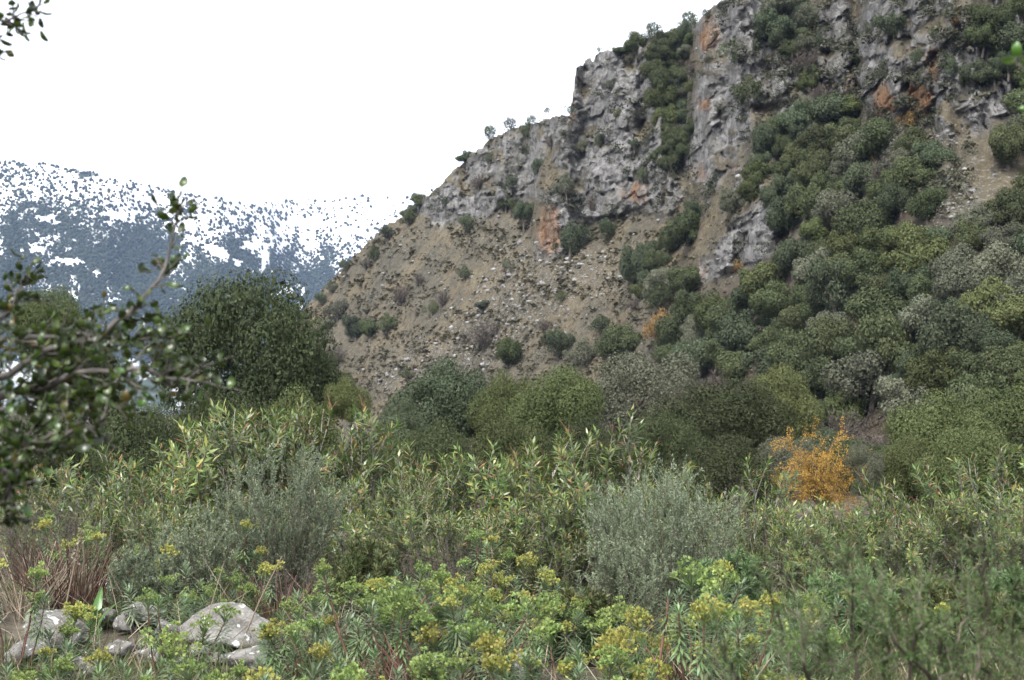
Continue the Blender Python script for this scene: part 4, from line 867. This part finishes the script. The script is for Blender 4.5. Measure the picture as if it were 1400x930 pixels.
# ------------------------------------------------------------------ boulders
def on_ground(x, y, D):
    for _ in range(30):
        p = at(x, y, D); D = min(max(D * .5 + .5 * D * (EYE - gz(p.x, D)) / max(EYE - p.z, .05), 5.0), 13.0)
    p = at(x, y, D); return p.x, D, gz(p.x, D)
BIG = [boulder_mesh(320 + i, 4, None, .68, .4) for i in range(6)]
for (x, yb, w, h, D, lab) in [(320, 882, 150, 64, 9.6, 'largest grey boulder with white lichen patches'), (195, 860, 95, 46, 9.8, 'long flat grey boulder with dry grass on it'), (212, 820, 70, 34, 10.6, 'white spotted boulder behind the long flat one'),
        (75, 890, 120, 66, 8.8, 'dark broad boulder under the green spurges'), (30, 915, 90, 44, 8.0, 'whitish smooth boulder beside the narrow leaved spurge'), (145, 860, 44, 30, 9.6, 'small pale stone next to the bright green leaves'),
        (172, 868, 36, 28, 9.4, 'angular pale stone leaning on its neighbours'), (225, 875, 50, 34, 9.0, 'grey stone below the long flat boulder'), (140, 812, 60, 30, 11.0, 'grey boulder with twigs behind the squill'), (260, 820, 40, 28, 10.4, 'grey stone between boulder and spurge stems'),
        (205, 912, 56, 36, 7.8, 'grey block at the lower edge of the stones'), (345, 925, 80, 52, 8.2, 'dark grey boulder beneath the largest one'), (460, 860, 46, 32, 9.6, 'round pale stone among the spurge stems'), (440, 838, 38, 24, 10.0, 'flat pale stone under dry grass by the spurges'),
        (715, 922, 72, 46, 7.6, 'smooth pale rock in the middle of the spurges'), (785, 908, 44, 34, 8.0, 'white spotted rock beside the smooth pale one'), (640, 925, 44, 30, 7.6, 'small whitish stone half hidden by spurges'), (925, 900, 40, 34, 8.2, 'small grey rock under yellow spurges'),
        (110, 925, 60, 34, 7.4, 'low grey stone before the dark boulder'), (160, 905, 50, 34, 8.0, 'broken grey stone lying between boulders'), (270, 905, 46, 30, 8.0, 'lichened stone at the foot of the largest boulder')]:
    X_, D, z = on_ground(x, yb, D); ww = w / FPX * D / 2; hh = h / FPX * D
    o = tag(obj('boulder', BIG[int(rng.integers(6))], None, (X_, D, z + hh * (.42 if x < 400 else .2)), (U(-.15, .15), U(-.15, .15), U(0, 6.28)), (ww * 1.2, ww * 1.1, hh / 1.15)), lab, 'boulder')

for i_ in range(18):
    x, yb, w = U(5, 400), U(845, 925), U(18, 42); X_, D, z = on_ground(x, yb, 9.0); ww = w / FPX * D / 2
    tag(obj('stone', BIG[i_ % 6], None, (X_, D, z + ww * .35), (U(-.5, .5), U(-.5, .5), U(0, 6.28)), (ww * 1.2, ww, ww * .9)), 'small angular grey stone between the larger boulders', 'stone', 'small stones between the boulders')

# ------------------------------------------------------------------ squills, dry clumps, dry stalks
sq = MB(); n = 7; tt = np.linspace(0, 1, n)
wv = .03 * np.sin(np.clip(tt * .92 + .12, 0, 1) * math.pi) ** .7 + .002; zz = .3 * tt - .07 * tt ** 2; yy = .04 + .1 * tt + .12 * tt ** 2.5
V = np.concatenate([np.stack([-wv, yy, zz + .012], -1), np.stack([0 * wv, yy, zz], -1), np.stack([wv, yy, zz + .012], -1)])
sq.add(V, [(i + a * n, i + 1 + a * n, i + 1 + (a + 1) * n, i + (a + 1) * n) for a in (0, 1) for i in range(n - 1)]); SQ = sq.mesh('leaf', M['squill'], True)
for (x, yb, D, k, sc, lab) in [(125, 868, 9.4, 8, 1.0, 'squill with broad bright green leaves between the boulders'), (172, 815, 10.8, 6, 1.0, 'upright squill with broad green leaves behind the boulders'), (200, 858, 9.5, 5, .7, 'small squill growing out of the flat boulder edge'), (1085, 925, 7.6, 6, .8, 'green strap leaved plant under the yellow spurges'), (868, 925, 7.2, 6, .7, 'strap leaved seedling beside the spurge stems'), (72, 935, 7.4, 7, .7, 'low squill beside the whitish boulder')]:
    t = thing('squill', lab, 'plant', on_ground(x, yb, D))
    for i in range(k): obj('leaf', SQ, t, (0, 0, 0), (U(-.25, .25), U(-.15, .15), i * 6.28 / k + U(-.3, .3)), sc * U(.75, 1.1))
def dry_clump(label, px, pyt, w, D, n, mat, name='dry_stem_clump'):
    p = at(px, 560, D); zb = gz(p.x, D); H = EYE + float(ray(px, pyt)[1]) * D - zb; R = w / FPX * D / 2; b = MB()
    for i in range(n):
        a, u = U(0, 6.28), math.sqrt(U(0, 1)); q = curve_pts((math.cos(a) * R * .6 * u, math.sin(a) * R * .6 * u, -.03), (math.cos(a) * u * .45, math.sin(a) * u * .45, 1), H * U(.55, 1.05), 6, .1, (math.cos(a) * .3, math.sin(a) * .3, -.35 if rng.random() < .3 else 0))
        b.add(*tube(q, np.linspace(.006, .003, 7), 4))
    t = thing(name, label, 'dry plant', (p.x, D, zb)); tag(obj('stems', b.mesh('stems', M[mat]), t), kind='stuff')
dry_clump('clump of dry red brown stems behind the dark boulder', 105, 722, 150, 11.2, 150, 'red_dry')
dry_clump('clump of pale dry stems beside the red brown one', 40, 735, 120, 11.0, 90, 'dry')
dry_clump('dark dry stems under the golden spurge', 385, 770, 70, 10.8, 50, 'red_dry')
dry_clump('straw coloured dry grass tuft by the pale stones', 455, 815, 60, 9.8, 80, 'dry', 'dry_grass_tuft')
dry_clump('tangle of red brown dry stems among the middle spurges', 600, 850, 170, 7.6, 70, 'red_dry')
dry_clump('tangle of dry stems under the yellow spurges', 960, 860, 190, 7.8, 80, 'red_dry')
def stalk(label, pts, D, r=.006, pods=False):
    Q = np.array([at(x, y, D)[:] for x, y in pts]); o0 = Q[0].copy(); Q = Q - o0
    tt = np.linspace(0, 1, 12); k = np.linspace(0, 1, len(Q)); P = np.stack([np.interp(tt, k, Q[:, i]) for i in range(3)], -1)
    b = MB(); b.add(*tube(P, np.linspace(r, r * .6, 12), 6)); t = thing('dry_stalk', label, 'dry stalk', o0); obj('stem', b.mesh('stem', M['dry']), t)
    if pods:
        b = MB(); n = 90; kk = rng.integers(7, 12, n); b.add(*leaves(P[kk] + rng.normal(size=(n, 3)) * .012, rand_dirs(n), .022, .016, fold=.2)); obj('seed_head', b.mesh('seed_head', M['dry']), t)
stalk('pale dry flower stalk with tan seed head', [(88, 838), (100, 780), (112, 725)], 10.0, .007, True)
stalk('bleached stick leaning up from the largest boulder', [(336, 866), (358, 815), (386, 760)], 9.0, .006)
stalk('grey dry stalk rising before the long flat boulder', [(270, 905), (288, 830), (306, 770)], 8.4, .004)
stalk('thin pale stick leaning by the dark boulder', [(70, 905), (78, 862), (84, 840)], 8.2, .004)
stalk('white bent stick among the yellow spurges', [(1032, 930), (1050, 905), (1064, 888)], 6.4, .004)
stalk('reddish bare stem arching beside the needled shrub', [(1104, 868), (1115, 850), (1130, 846)], 6.8, .005)
def herbs():
    n = 26000; y = rng.uniform(4.5, 15, n); x = rng.uniform(-.46, .46, n) * y; z = ground_z(x, y); k = fbm(x * .8, y * .8, 0 * x, 77, 3) > -.25; x, y, z = x[k], y[k], z[k]; n = len(x)
    P = np.repeat(np.stack([x, y, z], -1), 3, 0) + rng.normal(size=(n * 3, 3)) * np.array([.03, .03, 0]); d = rand_dirs(n * 3); d[:, 2] = np.abs(d[:, 2]) + .9
    b = MB(); b.add(*leaves(P, d, rng.uniform(.05, .2, n * 3), rng.uniform(.004, .012, n * 3), fold=.05)); tag(obj('ground_herbs', b.mesh('ground_herbs', M['grass'])), 'low green and dry herbs between the spurge stems', 'herbs', kind='stuff')
    n = 4500; y = rng.uniform(5, 16, n); x = rng.uniform(-.46, .46, n) * y; z = ground_z(x, y); d = rand_dirs(n); d[:, 2] = np.abs(d[:, 2]) * .8 + .05
    b = MB(); b.add(*leaves(np.stack([x, y, z], -1), d, rng.uniform(.15, .6, n), .005, fold=.02)); tag(obj('dead_twigs', b.mesh('dead_twigs', M['dry'])), 'litter of fallen dead twigs on the ground', 'twigs', kind='stuff')
herbs()

# ------------------------------------------------------------------ near plants: oak branches hanging in, fine needled shrub
lm = MB(); n = 6; tt = np.linspace(0, 1, n); wv = .0085 * np.sin(np.clip(tt * .9 + .08, 0, 1) * math.pi) ** .6; ww = np.where((tt == 1), .0005, wv); zc = -.004 * np.sin(tt * 3.1)
V = np.concatenate([np.stack([-ww, .026 * tt, zc + .0035], -1), np.stack([0 * ww, .026 * tt, zc], -1), np.stack([ww, .026 * tt, zc + .0035], -1)])
LF = [(i + a * n, i + 1 + a * n, i + 1 + (a + 1) * n, i + (a + 1) * n) for a in (0, 1) for i in range(n - 1)]; LV = V
lm.add(LV, LF); OAKLEAF = lm.mesh('leaf', M['holm_leaf'], True); lm2 = MB(); lm2.add(LV, LF); BRIGHTLEAF = lm2.mesh('leaf', M['bright_leaf'], True)
def oak(label, name, cat, trunk_xy, limbs, leafmesh, max_obj=300, twig_every=20, tl=(60, 120), step=11, seed=1, trunk_top=2.2, dens=1.0):
    global rng
    keep, rng = rng, np.random.default_rng(seed)
    x0, y0 = trunk_xy; z0 = gz(x0, y0); t = thing(name, label, cat, (x0, y0, z0)); O = np.array([x0, y0, z0])
    b = MB(); tp = curve_pts((0, 0, -.1), (0, 0, 1), trunk_top, 8, .05); b.add(*tube(tp, np.linspace(.075, .04, 9), 8)); obj('trunk', b.mesh('trunk', M['bark'], True), t)
    LV_ = []
    for pts, D0, D1, r, sp in limbs:
        k = np.linspace(0, 1, len(pts)); tt = np.linspace(0, 1, 16); pp = np.array(pts, float); px = np.interp(tt, k, pp[:, 0]); py = np.interp(tt, k, pp[:, 1]); D = D0 + (D1 - D0) * tt
        Q = np.array([at(a, c, d)[:] for a, c, d in zip(px, py, D)]) - O + rng.normal(size=(16, 3)) * .006
        near = tp[int(np.argmin(np.abs(tp[:, 2] - Q[0, 2] + .25)))]
        Q = np.concatenate([near[None], near[None] * .6 + Q[:1] * .4 + np.array([[0, 0, .04]]), Q]); bb = MB(); bb.add(*tube(Q, np.linspace(r, r * .16, len(Q)) * .8, 6))
        m = FPX / ((D0 + D1) / 2); seg = np.linalg.norm(np.diff(Q, axis=0), axis=1).sum() * m
        for j in range(int(seg / twig_every * dens)):
            f_ = U(.2, 1.0); x = f_ * (len(Q) - 1); i0 = min(int(x), len(Q) - 2); p = Q[i0] + (Q[i0 + 1] - Q[i0]) * (x - i0); ax = norm(Q[i0 + 1] - Q[i0])
            L = U(*tl) / m * sp * (1.15 - .5 * f_); w = curve_pts(p, ax * .8 + rand_dirs(1)[0] * .95 + np.array([0, 0, .12]), L, 6, .18); bb.add(*tube(w, np.linspace(.0022, .0009, 7), 4))
            nl = max(int(L * m / step), 2)
            for q in range(nl):
                x2 = (q + U(.2, 1)) / nl * 5.99; i1 = min(int(x2), 5); pl = w[i1] + (w[i1 + 1] - w[i1]) * (x2 - i1); dl = norm(norm(w[i1 + 1] - w[i1]) * .55 + rand_dirs(1)[0] * .9 + np.array([0, 0, .25])); LV_.append((pl, dl))
        obj('branch', bb.mesh('branch', M['twig_grey']), t)
    rng.shuffle(LV_); rest = MB()
    LVn = np.array(LV)
    for i, (p, d) in enumerate(LV_):
        q = Vector(d).to_track_quat('Y', 'Z') @ Quaternion((0, 1, 0), U(-1.0, 1.0)); s_ = U(.68, 1.15)
        if i < max_obj: obj('leaf', leafmesh, t, p, q, s_)
        else: rest.add(np.array([(q @ Vector(v * s_))[:] for v in LVn]) + p, LF)
    if rest.n: tag(obj('foliage', rest.mesh('foliage', leafmesh.materials[0], True), t), kind='stuff')
    rng = keep
oak('glossy evergreen oak reaching its leafy branches in, blurred', 'holm_oak', 'oak tree', (-2.1, 3.1), [
    ([(-170, 560), (0, 520), (70, 480), (150, 450), (200, 410), (228, 350), (246, 285)], 2.8, 3.0, .013, .6),
    ([(-150, 600), (0, 545), (90, 512), (190, 505), (262, 520)], 2.9, 2.8, .016, 1.0),
    ([(-160, 620), (0, 620), (70, 600), (140, 575)], 2.7, 2.7, .014, .9),
    ([(-150, 640), (-30, 620), (15, 650), (18, 690)], 2.6, 2.6, .012, .55),
    ([(-170, 480), (-40, 460), (15, 420), (42, 375)], 3.0, 3.1, .012, .6),
    ([(-160, 540), (0, 470), (80, 455), (160, 470), (230, 455)], 3.1, 3.2, .012, .9),
    ([(-150, 560), (10, 560), (100, 545), (170, 548)], 2.8, 2.9, .01, .6),
    ([(-160, 70), (-40, 40), (10, 25), (52, 10)], 3.0, 3.1, .008, .45),
    ([(-150, 110), (-40, 90), (0, 72)], 3.0, 3.0, .006, .3)], OAKLEAF, seed=5, trunk_top=2.7, dens=.85)
oak('fresh green shrub whose leaf tips hang in at the side', 'buckthorn', 'shrub', (1.75, 2.7), [
    ([(1560, 140), (1450, 110), (1385, 84)], 2.5, 2.5, .006, .28), ([(1560, 190), (1460, 160), (1402, 142)], 2.5, 2.5, .006, .3)], BRIGHTLEAF, seed=9, trunk_top=2.3, dens=.8, tl=(35, 70))

def needle_shrub(label, D, stems, seed):
    global rng
    keep, rng = rng, np.random.default_rng(seed); s = MB(); f = MB()
    O = np.array(at(1220, 560, D)[:]); O[2] = gz(O[0], D)
    for pts in stems:
        P = [O + rng.normal(size=3) * np.array([.12, .12, 0])] + [np.array(at(x, y, D + U(-.25, .25))[:]) for x, y in pts]; P = np.array(P) - O
        k = np.linspace(0, 1, len(P)); tt = np.linspace(0, 1, 18); Q = np.stack([np.interp(tt, k, P[:, i]) for i in range(3)], -1) + rng.normal(size=(18, 3)) * .006
        s.add(*tube(Q, np.linspace(.007, .002, 18), 5))
        for j in range(30):
            i0 = int(rng.integers(7, 17)); w = curve_pts(Q[i0], norm(Q[i0 + 1] - Q[i0]) + rand_dirs(1)[0] * .7, U(.06, .18), 5, .14, (0, 0, .2)); s.add(*tube(w, np.linspace(.0016, .0007, 6), 3))
            n = 42; kk = rng.integers(0, 5, n); fr = rng.random((n, 1)); f.add(*leaves(w[kk] * (1 - fr) + w[kk + 1] * fr, norm(w[kk + 1] - w[kk]) * .7 + rand_dirs(n) * .8, rng.uniform(.009, .017, n), .0028, fold=.04))
    rng = keep
    t = thing('needle_shrub', label, 'shrub', O); obj('twigs', s.mesh('twigs', M['twig']), t); tag(obj('needles', f.mesh('needles', M['broom']), t), kind='stuff')
needle_shrub('blurred fine needled green shrub with dark twigs in front of the oleanders', 3.3, [
    [(1175, 960), (1168, 850), (1158, 735)], [(1290, 960), (1225, 870), (1185, 800)], [(1330, 960), (1350, 840), (1345, 725)], [(1240, 950), (1250, 860), (1262, 790)],
    [(1090, 960), (1070, 880), (1055, 800)], [(1400, 960), (1385, 880), (1392, 790)], [(1280, 970), (1310, 880), (1330, 800)], [(1120, 970), (1100, 900), (1095, 840)], [(1030, 980), (1000, 920), (985, 880)], [(1350, 970), (1290, 900), (1285, 850)], [(1200, 970), (1210, 920), (1215, 860)], [(1420, 970), (1430, 880), (1440, 800)], [(1150, 970), (1140, 900), (1120, 850)], [(1260, 970), (1270, 930), (1240, 890)], [(1380, 970), (1350, 920), (1320, 890)]], 41)

# ------------------------------------------------------------------ the air between: one closed box of even haze
def haze():
    x0, x1, y0, y1, z0, z1 = -5600, 5600, -5600, 5600, -60, 1100
    V = [(x, y, z) for z in (z0, z1) for y in (y0, y1) for x in (x0, x1)]
    F = [(0, 2, 3, 1), (4, 5, 7, 6), (0, 1, 5, 4), (2, 6, 7, 3), (0, 4, 6, 2), (1, 3, 7, 5)]
    m, t, o = newmat('pale_haze'); v = t.nodes.new('ShaderNodeVolumePrincipled')
    v.inputs['Color'].default_value = (.44, .6, 1.0, 1); v.inputs['Density'].default_value = 0.68e-4; v.inputs['Anisotropy'].default_value = .0
    t.links.new(v.outputs[0], o.inputs['Volume'])
    b = MB(); b.add(V, F); tag(obj('haze', b.mesh('haze', m)), 'thin pale blue haze filling the valley air', 'haze', kind='stuff')
haze()
